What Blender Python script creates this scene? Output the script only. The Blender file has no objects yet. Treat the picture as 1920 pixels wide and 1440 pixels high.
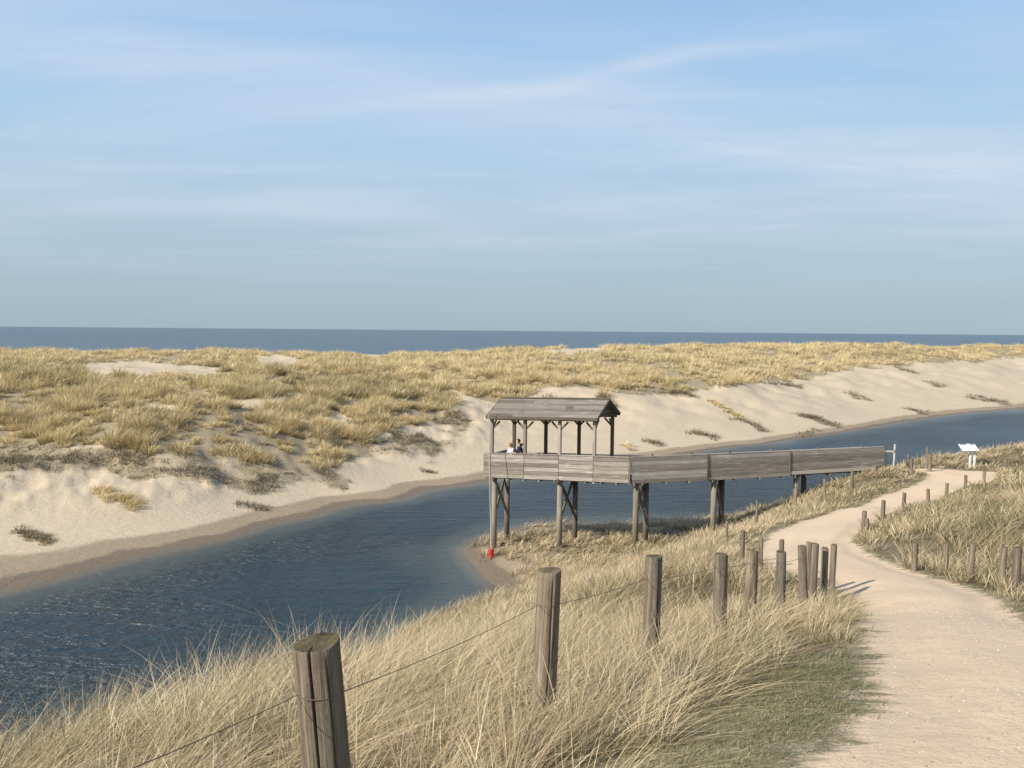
import bpy, bmesh, math, random
import numpy as np
from mathutils import Vector, Matrix
R = math.radians
random.seed(7)
rng = np.random.default_rng(11)
scene = bpy.context.scene
COL = scene.collection

# ------------------------------------------------------------------ camera
F_PX = 1500.0                      # focal length in photo pixels (1920 wide)
PITCH, ROLL = math.atan(100 / F_PX), math.atan(16 / 1920)
cam_d = bpy.data.cameras.new('camera')
cam_d.sensor_width = 36.0
cam_d.lens = 36.0 * F_PX / 1920
cam_d.clip_start, cam_d.clip_end = 0.05, 90000
cam = bpy.data.objects.new('camera', cam_d)
COL.objects.link(cam)
cam.rotation_mode = 'XYZ'
cam.matrix_world = Matrix.Rotation(R(90) - PITCH, 4, 'X') @ Matrix.Rotation(ROLL, 4, 'Z')
scene.camera = cam

# ------------------------------------------------------------------ sun, sky
SUN_AZ, SUN_EL = R(-123), R(35)        # clockwise from +Y (the view direction)
to_sun = Vector((math.sin(SUN_AZ) * math.cos(SUN_EL), math.cos(SUN_AZ) * math.cos(SUN_EL), math.sin(SUN_EL)))
sd = bpy.data.lights.new('sun', 'SUN')
sd.energy, sd.angle, sd.color = 4.5, R(0.55), (1.0, 0.92, 0.78)
so = bpy.data.objects.new('sun', sd)
COL.objects.link(so)
so.rotation_euler = to_sun.to_track_quat('Z', 'Y').to_euler()
so.location = (-40, -15, 40)
scene.view_settings.view_transform = 'Standard'
scene.view_settings.look = 'None'
scene.view_settings.gamma = 1
scene.view_settings.exposure = 0.40
scene.cycles.max_bounces = 6
scene.cycles.transparent_max_bounces = 4
scene.cycles.use_denoising = True


class NT:
    """small helper to write node trees compactly"""
    def __init__(s, tree):
        s.t = tree; s.n = tree.nodes; s.l = tree.links

    def new(s, typ, **kw):
        n = s.n.new(typ)
        for k, v in kw.items():
            setattr(n, k, v)
        return n

    def put(s, sock, v):
        if v is None: return
        if isinstance(v, bpy.types.NodeSocket): s.l.new(v, sock)
        else:
            if isinstance(v, (tuple, list)) and len(v) == 3 and sock.type == 'RGBA': v = (*v, 1)
            sock.default_value = v

    def math(s, op, a, b=None, c=None, clamp=False):
        n = s.new('ShaderNodeMath', operation=op, use_clamp=clamp)
        s.put(n.inputs[0], a); s.put(n.inputs[1], b); s.put(n.inputs[2], c)
        return n.outputs[0]

    def vmath(s, op, a, b=None, out=0):
        n = s.new('ShaderNodeVectorMath', operation=op)
        s.put(n.inputs[0], a); s.put(n.inputs[1], b)
        return n.outputs[out]

    def mix(s, f, a, b, blend='MIX'):
        n = s.new('ShaderNodeMix', data_type='RGBA', blend_type=blend)
        s.put(n.inputs[0], f); s.put(n.inputs[6], a); s.put(n.inputs[7], b)
        return n.outputs[2]

    def noise(s, vec, scale, detail=4, rough=0.55, dist=0.0):
        n = s.new('ShaderNodeTexNoise')
        s.put(n.inputs['Vector'], vec); s.put(n.inputs['Scale'], scale)
        s.put(n.inputs['Detail'], detail); s.put(n.inputs['Roughness'], rough); s.put(n.inputs['Distortion'], dist)
        return n.outputs[0]

    def ramp(s, f, stops, interp='LINEAR'):
        n = s.new('ShaderNodeValToRGB'); s.put(n.inputs[0], f)
        cr = n.color_ramp; cr.interpolation = interp
        while len(cr.elements) < len(stops): cr.elements.new(0.5)
        for e, (p, c) in zip(cr.elements, stops):
            e.position = p; e.color = (*c, 1) if len(c) == 3 else c
        return n.outputs[0]

    def step(s, v, a, b):
        n = s.new('ShaderNodeMapRange', interpolation_type='SMOOTHSTEP')
        s.put(n.inputs[0], v); s.put(n.inputs[1], a); s.put(n.inputs[2], b)
        return n.outputs[0]

    def attr(s, name, out='Fac'):
        return s.new('ShaderNodeAttribute', attribute_name=name).outputs[out]

    def mapping(s, vec, scale=(1, 1, 1), rot=(0, 0, 0), loc=(0, 0, 0)):
        n = s.new('ShaderNodeMapping'); s.put(n.inputs[0], vec)
        n.inputs['Scale'].default_value = scale; n.inputs['Rotation'].default_value = rot; n.inputs['Location'].default_value = loc
        return n.outputs[0]

    def bump(s, h, strength, dist, normal=None):
        n = s.new('ShaderNodeBump'); s.put(n.inputs['Height'], h)
        s.put(n.inputs['Strength'], strength); s.put(n.inputs['Distance'], dist)
        if normal is not None: s.put(n.inputs['Normal'], normal)
        return n.outputs[0]


world = bpy.data.worlds.new('World')
scene.world = world
world.use_nodes = True
w = NT(world.node_tree)
w.n.clear()
skyt = w.new('ShaderNodeTexSky', sky_type='NISHITA')
skyt.sun_disc = False
skyt.sun_elevation = SUN_EL
skyt.sun_rotation = SUN_AZ % (2 * math.pi)
skyt.air_density, skyt.dust_density, skyt.ozone_density, skyt.altitude = 1.0, 0.6, 1.6, 10
d = w.new('ShaderNodeTexCoord').outputs['Generated']
sx = w.new('ShaderNodeSeparateXYZ'); w.put(sx.inputs[0], d)
X, Y, Z = sx.outputs
zc = w.math('MAXIMUM', Z, 0.0)
# the sea air: grey blue low down, clearer blue overhead
air = w.ramp(zc, [(0.0, (2.7, 3.6, 4.3)), (0.05, (2.9, 3.85, 4.6)), (0.13, (3.35, 4.45, 5.35)), (0.22, (3.1, 4.65, 6.1)), (0.33, (2.75, 4.35, 6.5)), (0.5, (2.0, 3.3, 5.8)), (1.0, (1.2, 2.0, 4.0))])
base = w.mix(w.math('MULTIPLY_ADD', w.step(zc, .3, .8), -.5, .92), skyt.outputs[0], air)
# thin high cloud: streaks on a layer overhead
zz = w.math('ADD', zc, 0.06)
comb = w.new('ShaderNodeCombineXYZ')
w.put(comb.inputs[0], w.math('DIVIDE', X, zz)); w.put(comb.inputs[1], w.math('DIVIDE', Y, zz))
lay = w.mapping(comb.outputs[0], scale=(0.35, 0.9, 1), rot=(0, 0, R(-8)))
n1 = w.noise(lay, 1.1, 7, 0.55, 0.5)
n2 = w.noise(w.mapping(comb.outputs[0], scale=(0.8, 3.2, 1), rot=(0, 0, R(-14)), loc=(3, 1, 0)), 1.3, 6, 0.6, 0.8)
u = w.math('DIVIDE', X, w.math('MAXIMUM', Y, 0.05)); v = w.math('DIVIDE', Z, w.math('MAXIMUM', Y, 0.05))


def blob(px, py, lx, ly, ang):
    """soft elongated patch of cirrus in a direction of the sky (tangent coordinates u, v)"""
    cu, cv = (px - 960) / F_PX, (620 - py) / F_PX
    c, s_ = math.cos(R(ang)), math.sin(R(ang))
    du = w.math('SUBTRACT', u, cu); dv = w.math('SUBTRACT', v, cv)
    a = w.math('ADD', w.math('MULTIPLY', du, c / (lx / F_PX)), w.math('MULTIPLY', dv, s_ / (lx / F_PX)))
    b = w.math('ADD', w.math('MULTIPLY', du, -s_ / (ly / F_PX)), w.math('MULTIPLY', dv, c / (ly / F_PX)))
    r2 = w.math('ADD', w.math('MULTIPLY', a, a), w.math('MULTIPLY', b, b))
    return w.math('EXPONENT', w.math('MULTIPLY', r2, -1.0))


cl = w.math('MULTIPLY', w.step(n1, 0.32, 0.75), 0.65)
tot = cl
for (px, py, lx, ly, ang, k) in [(1190, 132, 170, 17, 14, .75), (1480, 88, 240, 14, 7, .45), (1560, 300, 520, 60, -6, .6), (120, 105, 420, 50, -5, .65), (1050, 250, 500, 40, -4, .35), (500, 400, 700, 34, 0, .2), (1500, 420, 700, 30, -2, .3),
                                 (700, 360, 420, 26, 3, .22), (560, 130, 500, 30, -8, .25), (900, 190, 330, 18, 6, .3), (1700, 200, 400, 30, 3, .25)]:
    tot = w.math('ADD', tot, w.math('MULTIPLY', blob(px, py, lx, ly, ang), w.math('MULTIPLY', w.step(n2, 0.05, 0.85), k)))
tot = w.math('MULTIPLY', tot, w.step(zc, 0.02, 0.16), clamp=True)
cloud = w.mix(tot, base, (4.6, 5.45, 6.5, 1))
bg = w.new('ShaderNodeBackground'); w.put(bg.inputs[0], cloud); bg.inputs[1].default_value = 0.10
wo = w.new('ShaderNodeOutputWorld'); w.l.new(bg.outputs[0], wo.inputs[0])

# ------------------------------------------------------------------ pixel <-> world
fw = np.array([0, math.cos(PITCH), -math.sin(PITCH)])
r0 = np.array([1.0, 0, 0]); u0 = np.array([0, math.sin(PITCH), math.cos(PITCH)])
rt = r0 * math.cos(ROLL) + u0 * math.sin(ROLL)
up = -r0 * math.sin(ROLL) + u0 * math.cos(ROLL)


def ray(px, py):
    v = fw + rt * (px - 960) / F_PX - up * (py - 720) / F_PX
    return v / v[1]


def P(px, py, D): return ray(px, py) * D                     # a point at depth D


def PZ(px, py, z):                                            # where the ray meets the height z
    v = ray(px, py); return v * (z / v[2])


def proj(p):
    p = np.asarray(p, float); dpt = p @ fw
    dpt = np.where(dpt > 0.05, dpt, 0.05)
    return 960 + F_PX * (p @ rt) / dpt, 720 - F_PX * (p @ up) / dpt


# ------------------------------------------------------------------ numeric tools
def _hash(ix, iy, seed):
    h = (ix.astype(np.int64) * 374761393 + iy.astype(np.int64) * 668265263 + seed * 974711) & 0xffffffff
    h = ((h ^ (h >> 13)) * 1274126177) & 0xffffffff
    return ((h ^ (h >> 16)) & 0xffff) / 65535.0


def vnoise(x, y, seed=0):
    ix, iy = np.floor(x), np.floor(y); fx, fy = x - ix, y - iy
    fx = fx * fx * (3 - 2 * fx); fy = fy * fy * (3 - 2 * fy)
    a = _hash(ix, iy, seed); b = _hash(ix + 1, iy, seed); c = _hash(ix, iy + 1, seed); e = _hash(ix + 1, iy + 1, seed)
    return (a * (1 - fx) + b * fx) * (1 - fy) + (c * (1 - fx) + e * fx) * fy


def fbm(x, y, seed=0, octv=4):
    s, a, t = 0, 1.0, 0
    for k in range(octv):
        s = s + a * (vnoise(x * 2 ** k + 13.7 * k, y * 2 ** k - 7.1 * k, seed + k) - .5); t += a; a *= .5
    return s / t * 2


def sstep(v, a, b):
    t = np.clip((v - a) / (b - a), 0, 1); return t * t * (3 - 2 * t)


def tps(pts, lam=0.02):
    pts = np.array(pts, float); n = len(pts); S = 0.05
    xy = pts[:, :2] * S
    d2 = ((xy[:, None] - xy[None]) ** 2).sum(-1)
    K = np.where(d2 > 0, d2 * np.log(np.maximum(d2, 1e-12)) * .5, 0) + lam * np.eye(n)
    Q = np.c_[np.ones(n), xy]
    A = np.zeros((n + 3, n + 3)); A[:n, :n] = K; A[:n, n:] = Q; A[n:, :n] = Q.T
    sol = np.linalg.solve(A, np.r_[pts[:, 2], 0, 0, 0])

    def f(x, y):
        sh = np.shape(x); x = np.ravel(x) * S; y = np.ravel(y) * S
        out = np.empty(len(x))
        for i in range(0, len(x), 40000):
            a, b = x[i:i + 40000], y[i:i + 40000]
            d2 = (a[:, None] - xy[None, :, 0]) ** 2 + (b[:, None] - xy[None, :, 1]) ** 2
            out[i:i + 40000] = (d2 * np.log(np.maximum(d2, 1e-12)) * .5) @ sol[:n] + sol[n] + sol[n + 1] * a + sol[n + 2] * b
        return out.reshape(sh)
    return f


def in_poly(x, y, poly):
    poly = np.asarray(poly); x = np.asarray(x, float); y = np.asarray(y, float)
    ins = np.zeros(x.shape, bool)
    for (x1, y1), (x2, y2) in zip(poly, np.roll(poly, -1, 0)):
        c = (y1 > y) != (y2 > y)
        ins ^= c & (x < (x2 - x1) * (y - y1) / ((y2 - y1) or 1e-9) + x1)
    return ins


def seg_dist(x, y, line, closed=False):
    line = np.asarray(line, float); best = np.full(np.shape(x), 1e9)
    nxt = np.roll(line, -1, 0) if closed else line[1:]
    for (x1, y1), (x2, y2) in zip(line, nxt):
        dx, dy = x2 - x1, y2 - y1; L = dx * dx + dy * dy or 1e-9
        t = np.clip(((x - x1) * dx + (y - y1) * dy) / L, 0, 1)
        best = np.minimum(best, np.hypot(x - x1 - t * dx, y - y1 - t * dy))
    return best


# ------------------------------------------------------------------ the lie of the land
WATER = -11.3
PY = [-12, 0, 3, 5, 8, 12, 14, 20, 22, 30, 37, 42, 47]
PV = [-1.2, -1.55, -1.72, -2.15, -2.95, -3.85, -4.25, -5.25, -5.55, -6.4, -6.95, -7.15, -7.3]


def on_prof(px, py):
    v = ray(px, py)
    ys = np.linspace(1.5, 46, 4000); g = v[2] * ys - np.interp(ys, PY, PV)
    i = np.where(np.diff(np.sign(g)) != 0)[0]
    yy = ys[i[0]] if len(i) else 44
    return np.array([v[0] * yy, yy, np.interp(yy, PY, PV)])


left_edge = [on_prof(*q) for q in [(1480, 1438), (1570, 1380), (1640, 1305), (1640, 1250), (1622, 1200), (1622, 1150), (1600, 1112), (1560, 1088), (1500, 1078), (1440, 1062), (1412, 1032),
                                   (1440, 1000), (1500, 975), (1570, 953), (1650, 928), (1725, 904), (1742, 891), (1705, 884), (1668, 881)]]
right_edge = [on_prof(*q) for q in [(1918, 1165), (1850, 1112), (1780, 1088), (1700, 1068), (1625, 1038), (1598, 1015), (1625, 985), (1700, 955), (1760, 936), (1840, 911), (1868, 896), (1868, 884), (1780, 879), (1690, 878)]]
path_poly = [(0.1, -12), (0.6, 0), (0.85, 2)] + [tuple(p[:2]) for p in left_edge] + [tuple(p[:2]) for p in right_edge[::-1]] + [(4.9, 5), (4.7, 2), (4.4, 0), (4.4, -12)]
path_poly = np.array(path_poly)

near_shore = [(-60, -30), (-32, -4), (-20, 10), (-11, 19), (-6, 25), (-3, 31)]
near_shore += [tuple(PZ(px, py, WATER)[:2]) for px, py in [(938, 1112), (912, 1088), (885, 1055), (868, 1030), (900, 1012)]]
near_shore += [(.8, 45.6), (5.8, 46.4), (10.6, 47.3), (14, 48.2), (18, 50), (22.6, 53), (28, 57), (35, 62), (46, 72), (75, 92), (120, 118)]
far_px = [(0, 1110), (100, 1085), (200, 1056), (300, 1035), (450, 1003), (600, 966), (750, 938), (905, 906), (1150, 872), (1400, 835), (1500, 822), (1600, 807), (1700, 790), (1800, 776), (1919, 766)]
far_shore = [(-70, -8), (-34, 20)] + [tuple(PZ(px, py, WATER)[:2]) for px, py in far_px] + [(120, 146), (160, 165)]
wet_px = [(0, 1046), (100, 1036), (200, 1016), (300, 1002), (450, 966), (600, 932), (750, 908), (905, 886), (1150, 856), (1400, 827), (1500, 812), (1600, 797), (1700, 780), (1800, 768), (1919, 757)]
centre = [(-90, -50), (-55, -15), (-30, 12), (-17, 26), (-9, 37), (-6, 47), (2, 54), (10, 59.5), (24, 67), (38, 79), (62, 96), (98, 119), (180, 165)]

near_pts = [(*p[:2], p[2]) for p in left_edge] + [(*p[:2], p[2]) for p in right_edge]
near_pts += [(0.3, -8, -1.3), (4.4, -8, -1.3), (.6, 0, -1.6), (4.5, 0, -1.55), (4.9, 4, -1.95), (-3, 0, -2.05), (-6, -4, -3.3), (-8, 3, -4.6), (-18, -2, -8.5),
             (-.62, 2.4, -2.12), (-1.2, 3.6, -2.3), (-2.9, 4.4, -2.78), (-1.6, 5.8, -2.95), (.2, 4.7, -2.46), (1.2, 6.4, -2.86), (-.66, 9, -3.85), (0.3, 12, -4.75),
             (2.1, 8.1, -3.2), (2.9, 9.5, -3.6), (3.4, 10.1, -3.85), (4.1, 11.2, -4.0), (4.5, 12, -4.15), (-6, 9, -5.4), (-4, 14, -7.0), (-7, 19, -9.8), (-1.5, 19, -7.7), (1.8, 20, -6.9), (4.3, 20, -5.9),
             (3.2, 30, -9.5), (-.5, 30, -10.3), (6.5, 28, -8.2), (9.5, 30, -7.6), (12.5, 34, -7.7), (-1.1, 39.3, -11.15), (1.0, 41, -11.05), (2.2, 39, -10.8), (6, 38.5, -10.5), (10, 39, -10.0), (6, 44.5, -11), (12, 45, -10.7),
             (13.5, 40, -9.0), (16.5, 41, -7.9), (19.4, 41.8, -7.25), (19, 46, -9.5), (24, 46, -7.3), (27, 50, -8.6), (34, 54, -8.6),
             tuple(P(1760, 1000, 18)), tuple(P(1880, 1000, 17)), tuple(P(1900, 905, 34)), tuple(P(1919, 838, 46)), tuple(P(1800, 872, 44)),
             (9, 6, -1.9), (16, 12, -2.6), (20, 22, -4.2), (30, 32, -5.2), (45, 48, -6.3), (60, 62, -7.4), (14, -6, -.6)]
near_pts += [(x, y, WATER) for x, y in near_shore] + [(x, y, -13.0) for x, y in centre]
far_pts = [(x, y, WATER) for x, y in far_shore] + [tuple(PZ(px, py, -11.03)) for px, py in wet_px] + [(x, y, -13.0) for x, y in centre]
for px, py, z in [(0, 1000, -10.6), (0, 900, -9.1), (0, 840, -8.1), (200, 960, -10.3), (200, 880, -9.0), (300, 900, -9.4), (450, 920, -10.3), (600, 895, -10.2), (600, 830, -8.8), (850, 860, -10.4), (850, 800, -9.1),
                  (0, 760, -6.2), (0, 712, -5.0), (0, 664, -5.0), (300, 800, -7.0), (300, 722, -5.3), (300, 694, -5.5), (300, 668, -5.0), (150, 690, -5.4), (600, 760, -7.1), (600, 700, -5.5), (600, 671, -5.0), (450, 840, -8.4), (450, 730, -5.8),
                  (400, 660, -4.3), (450, 668, -5.0), (850, 740, -7.4), (850, 692, -5.6), (750, 672, -5.0), (850, 667, -4.7), (960, 660, -4.1), (1070, 655, -3.8), (1200, 660, -3.9), (1350, 664, -4.3), (1500, 662, -4.2), (1620, 662, -4.2), (1750, 657, -3.9), (1900, 653, -3.6), (2100, 650, -3.3),
                  (1050, 760, -8.4), (1050, 800, -9.6), (1200, 800, -9.8), (1200, 742, -7.8), (1200, 700, -6.0), (1400, 795, -10.3), (1400, 722, -7.2), (1400, 690, -6.2), (1600, 765, -10.2), (1600, 722, -8.4), (1600, 690, -6.6),
                  (1760, 745, -10.0), (1900, 738, -10.4), (1900, 700, -8.4), (1900, 682, -7.2)]:
    far_pts.append(tuple(PZ(px, py, z)))
crest = [P(px, 656, dd)[:2] for px, dd in [(-500, 150), (0, 155), (400, 150), (850, 160), (1070, 180), (1500, 190), (1900, 215), (2400, 250)]]
for (x, y) in crest:
    far_pts += [(x * 1.25, y * 1.25, -8.5), (x * 1.5, y * 1.5, -12.8)]
far_pts += [(-60, 40, -8), (-90, 60, -6), (-110, 20, -8), (-150, 110, -6), (170, 215, -5), (150, 180, -9)]
f_near, f_far = tps(near_pts, 0.0008), tps(far_pts, 0.002)


def is_far(x, y):
    return in_poly(x, y, centre + [(400, 300), (400, 600), (-600, 600), (-600, -200)])


def path_sd(x, y):                                     # > 0 inside the path
    d_ = seg_dist(x, y, path_poly, True)
    return np.where(in_poly(x, y, path_poly), d_, -d_)


# where dune grass grows on the far side, outlined in directions and laid on the ground
VEG = [(-400, 640), (0, 650), (400, 640), (960, 640), (2400, 620), (2400, 672), (1920, 672), (1800, 676), (1700, 684), (1600, 690), (1540, 706), (1450, 714), (1350, 722), (1280, 735), (1180, 742), (1130, 738), (1060, 722), (1000, 730), (985, 750),
       (930, 752), (880, 748), (855, 722), (845, 730), (856, 762), (820, 782), (720, 806), (690, 840), (640, 872), (600, 884), (500, 872), (420, 858), (300, 846), (200, 832), (110, 838), (40, 834), (-400, 840)]
HOLES = [[(150, 704), (150, 686), (230, 680), (340, 684), (420, 690), (400, 702), (300, 707)], [(480, 692), (478, 668), (530, 664), (572, 676), (560, 692)], [(340, 682), (250, 676), (60, 690), (70, 698)],
         [(1000, 662), (1080, 646), (1130, 652), (1140, 660), (1060, 664)], [(700, 672), (640, 664), (760, 662)], [(420, 752), (540, 742), (560, 754), (450, 764)], [(250, 764), (330, 758), (340, 768), (260, 772)], [(560, 790), (640, 776), (660, 786), (580, 800)]]
SPARSE = [(-300, 832), (0, 834), (250, 840), (420, 858), (600, 884), (690, 840), (760, 800), (860, 770), (890, 800), (830, 850), (820, 870), (700, 872), (640, 925), (560, 900), (480, 930), (400, 905), (330, 890), (250, 900), (200, 870), (100, 900), (0, 905), (-300, 930)]


def far_veg(x, y, z):
    px, py = proj(np.stack([x, y, z], -1))
    jx = px + 34 * fbm(x / 7, y / 7, 5); jy = py + 10 * fbm(x / 5, y / 5, 6)
    v_ = in_poly(jx, jy, VEG)
    for h in HOLES: v_ &= ~in_poly(px + 12 * fbm(x / 4, y / 4, 9), py + 2.5 * fbm(x / 4, y / 4, 8), h)
    s_ = in_poly(jx, jy, SPARSE) & ~v_
    return v_, s_


def base_h(x, y):
    far = is_far(x, y)
    h = np.where(far, f_far(x, y), f_near(x, y))
    return h, far


def H(x, y, detail=True):
    x = np.asarray(x, float); y = np.asarray(y, float)
    h, far = base_h(x, y)
    dry = sstep(h, WATER + .15, WATER + 1.6)
    if detail:
        pd = path_sd(x, y)
        off = sstep(-pd, 0.0, 0.8)
        hn = (0.10 * fbm(x / 1.7, y / 1.7, 21, 4)) * off * sstep(h, WATER, WATER + .6) * (1 - sstep(np.hypot(x, y), 60, 90)) + .012 * fbm(x * 2.3, y * 2.3, 3, 3) - 0.03 * np.exp(-(pd - .2) ** 2 / .05)
        hump = 1 - np.abs(fbm(x / 2.2, y / 1.7, 63, 4)) * 2.2
        hf = .30 * hump * sstep(h, -10.5, -9.8) * (1 - sstep(h, -8.3, -7.6)) * sstep(-x, -2, 4) + dry * (0.75 * fbm(x / 9, y / 9, 31, 5) + 0.34 * fbm(x / 2.6, y / 2.6, 51, 2)) * sstep(h, -10.8, -8.5) + dry * .05 * fbm(x / 1.4, y / 1.4, 39, 3)
        h = h + np.where(far, hf, hn)
    return np.maximum(h, -13.5)


# ------------------------------------------------------------------ object helpers
def link(o, parent=None):
    COL.objects.link(o)
    if parent is not None: o.parent = parent
    return o


def tag(o, label=None, cat=None, group=None, kind=None):
    for k, v_ in (('label', label), ('category', cat), ('group', group), ('kind', kind)):
        if v_: o[k] = v_
    return o


def empty(name, loc, label, cat, group=None):
    o = bpy.data.objects.new(name, None); o.location = loc; o.empty_display_size = .3
    return tag(link(o), label, cat, group)


def np_mesh(name, verts, faces_list, attrs=None, mat=None, smooth=True, parent=None):
    """faces_list: list of (n, k) index arrays"""
    me = bpy.data.meshes.new(name)
    me.vertices.add(len(verts)); me.vertices.foreach_set('co', np.ascontiguousarray(verts, np.float32).ravel())
    loops = np.concatenate([f.ravel() for f in faces_list]).astype(np.int32)
    tot_ = np.concatenate([np.full(len(f), f.shape[1]) for f in faces_list])
    starts = np.r_[0, np.cumsum(tot_)[:-1]].astype(np.int32)
    me.loops.add(len(loops)); me.loops.foreach_set('vertex_index', loops)
    me.polygons.add(len(starts)); me.polygons.foreach_set('loop_start', starts)
    if smooth: me.polygons.foreach_set('use_smooth', np.ones(len(starts), bool))
    for k, a in (attrs or {}).items():
        if a.ndim == 2:
            at = me.attributes.new(k, 'FLOAT_VECTOR', 'POINT'); at.data.foreach_set('vector', np.ascontiguousarray(a, np.float32).ravel())
        else:
            at = me.attributes.new(k, 'FLOAT', 'POINT'); at.data.foreach_set('value', np.ascontiguousarray(a, np.float32))
    me.update(calc_edges=True)
    if mat: me.materials.append(mat)
    return link(bpy.data.objects.new(name, me), parent)


def new_mat(name):
    m = bpy.data.materials.new(name); m.use_nodes = True
    m.node_tree.nodes.clear()
    n = NT(m.node_tree)
    return m, n


def finish(m, n, color, rough=0.9, normal=None, spec=0.3, **kw):
    b = n.new('ShaderNodeBsdfPrincipled')
    n.put(b.inputs['Base Color'], color); n.put(b.inputs['Roughness'], rough)
    n.put(b.inputs['Specular IOR Level'], spec)
    if normal is not None: n.put(b.inputs['Normal'], normal)
    for k, v_ in kw.items(): n.put(b.inputs[k], v_)
    o = n.new('ShaderNodeOutputMaterial'); n.l.new(b.outputs[0], o.inputs[0])
    return m


# ------------------------------------------------------------------ materials
def mat_land():
    m, n = new_mat('sand_path_and_turf')
    co = n.new('ShaderNodeNewGeometry').outputs['Position']
    pathd, veg, wet, turf, farf = n.attr('pathd'), n.attr('veg'), n.attr('wet'), n.attr('turf'), n.attr('far')
    nb = n.noise(co, 0.35, 6, .6); nm = n.noise(co, 3.0, 5, .6); nf = n.noise(co, 38, 4, .65); ng = n.noise(co, 130, 3, .7)
    sand = n.mix(nb, (.50, .405, .285), (.61, .51, .375))
    sand = n.mix(n.math('MULTIPLY', nm, .35), sand, (.46, .36, .245))
    # blown ripples and litter streaks on the open sand
    wv = n.noise(n.mapping(co, scale=(.5, 2.6, 1), rot=(0, 0, R(-32))), 1.6, 6, .7, .6)
    sand = n.mix(n.math('MULTIPLY', n.step(wv, .58, .8), .3), sand, (.30, .245, .165))
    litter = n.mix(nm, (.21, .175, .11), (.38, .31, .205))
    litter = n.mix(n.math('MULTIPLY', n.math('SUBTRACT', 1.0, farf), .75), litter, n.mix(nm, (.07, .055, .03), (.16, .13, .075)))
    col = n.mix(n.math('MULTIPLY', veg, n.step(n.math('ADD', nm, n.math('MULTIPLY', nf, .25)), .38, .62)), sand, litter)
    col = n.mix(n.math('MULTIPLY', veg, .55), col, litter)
    # wet sand at the water
    nw = n.math('ADD', wet, n.math('MULTIPLY', n.math('SUBTRACT', nb, .5), .5))
    wetc = n.mix(nm, (.28, .215, .145), (.37, .29, .20))
    col = n.mix(n.step(nw, .42, .62), col, wetc)
    col = n.mix(n.math('MULTIPLY', n.step(nw, .95, 1.05), .7), col, (.13, .10, .07, 1))
    # turf beside the path
    tcol = n.ramp(n.math('ADD', n.math('MULTIPLY', nf, .6), n.math('MULTIPLY', nm, .4)), [(.3, (.09, .085, .04)), (.48, (.19, .165, .085)), (.64, (.34, .28, .175))])
    tm = n.math('MULTIPLY', turf, n.step(n.math('ADD', n.math('MULTIPLY', nf, .5), n.math('MULTIPLY', nm, .5)), .34, .52))
    col = n.mix(tm, col, tcol)
    # trodden shell path
    pc = n.mix(n.noise(co, .9, 5, .6), (.65, .485, .33), (.76, .585, .405))
    pc = n.mix(n.step(nf, .5, .75), pc, (.50, .39, .30, 1))
    pc = n.mix(n.step(ng, .60, .72), pc, (.70, .60, .48, 1))
    pc = n.mix(n.step(n.noise(co, 75, 3, .7), .64, .74), pc, (.27, .21, .16, 1))
    trk = n.math('MULTIPLY', n.math('SINE', n.math('MULTIPLY', pathd, 5.2)), n.noise(co, .7, 3, .6))
    pc = n.mix(n.math('MULTIPLY', n.step(trk, .1, .5), .28), pc, (.50, .385, .28, 1))
    pc = n.mix(n.math('MULTIPLY', n.step(n.noise(co, 2.2, 5, .7), .55, .7), .25), pc, (.47, .37, .27, 1))
    edge = n.math('ADD', pathd, n.math('ADD', n.math('MULTIPLY', n.math('SUBTRACT', n.noise(n.mapping(co, scale=(.35, 1.6, 1)), 3.5, 6, .75), .5), 1.1), n.math('MULTIPLY', n.math('SUBTRACT', nf, .5), .25)))
    col = n.mix(n.step(edge, -.06, .10), col, pc)
    hgt = n.math('ADD', n.math('MULTIPLY', nf, .6), n.math('MULTIPLY', ng, .4))
    b1 = n.bump(nm, n.math('MULTIPLY_ADD', n.step(pathd, -.1, .2), -.4, .5), .12)
    b2 = n.bump(hgt, .7, .02, n.bump(n.noise(co, 7, 4, .6), .35, .04, b1))
    b3 = n.bump(n.math('MULTIPLY', wv, farf), .25, .12, b2)
    rough = n.math('SUBTRACT', .95, n.math('MULTIPLY', n.step(nw, .8, 1.0), .35))
    return finish(m, n, col, rough, b3, .2)


def mat_water(name, deep, shallow, bedc, scale, strength, rough, spec=.5, dist=.1):
    m, n = new_mat(name)
    co = n.new('ShaderNodeNewGeometry').outputs['Position']
    sh = n.attr('shallow')
    a = n.noise(n.mapping(co, scale=(.18, 1.1, 1), rot=(0, 0, R(6))), scale, 4, .6, .3)
    b = n.noise(n.mapping(co, scale=(.5, 1.3, 1), rot=(0, 0, R(-14))), scale * 2.6, 3, .6, .4)
    g = n.noise(n.mapping(co, scale=(.4, 1, 1), rot=(0, 0, R(20))), .06, 4, .6)
    h = n.math('ADD', n.math('POWER', a, 1.6), n.math('MULTIPLY', b, .45))
    col = n.mix(g, deep, tuple(c * 1.5 for c in deep))
    col = n.mix(n.step(sh, .25, .8), col, shallow)
    col = n.mix(n.step(sh, .8, 1.0), col, bedc)
    damp = n.math('MULTIPLY_ADD', n.step(sh, .3, 1.0), -.75, 1.0)
    gust = n.math('MULTIPLY_ADD', n.step(g, .38, .6), .6, .45)
    nrm = n.bump(h, n.math('MULTIPLY', n.math('MULTIPLY', damp, gust), strength, clamp=True), dist)
    return finish(m, n, col, rough, nrm, spec, IOR=1.33)


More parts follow.
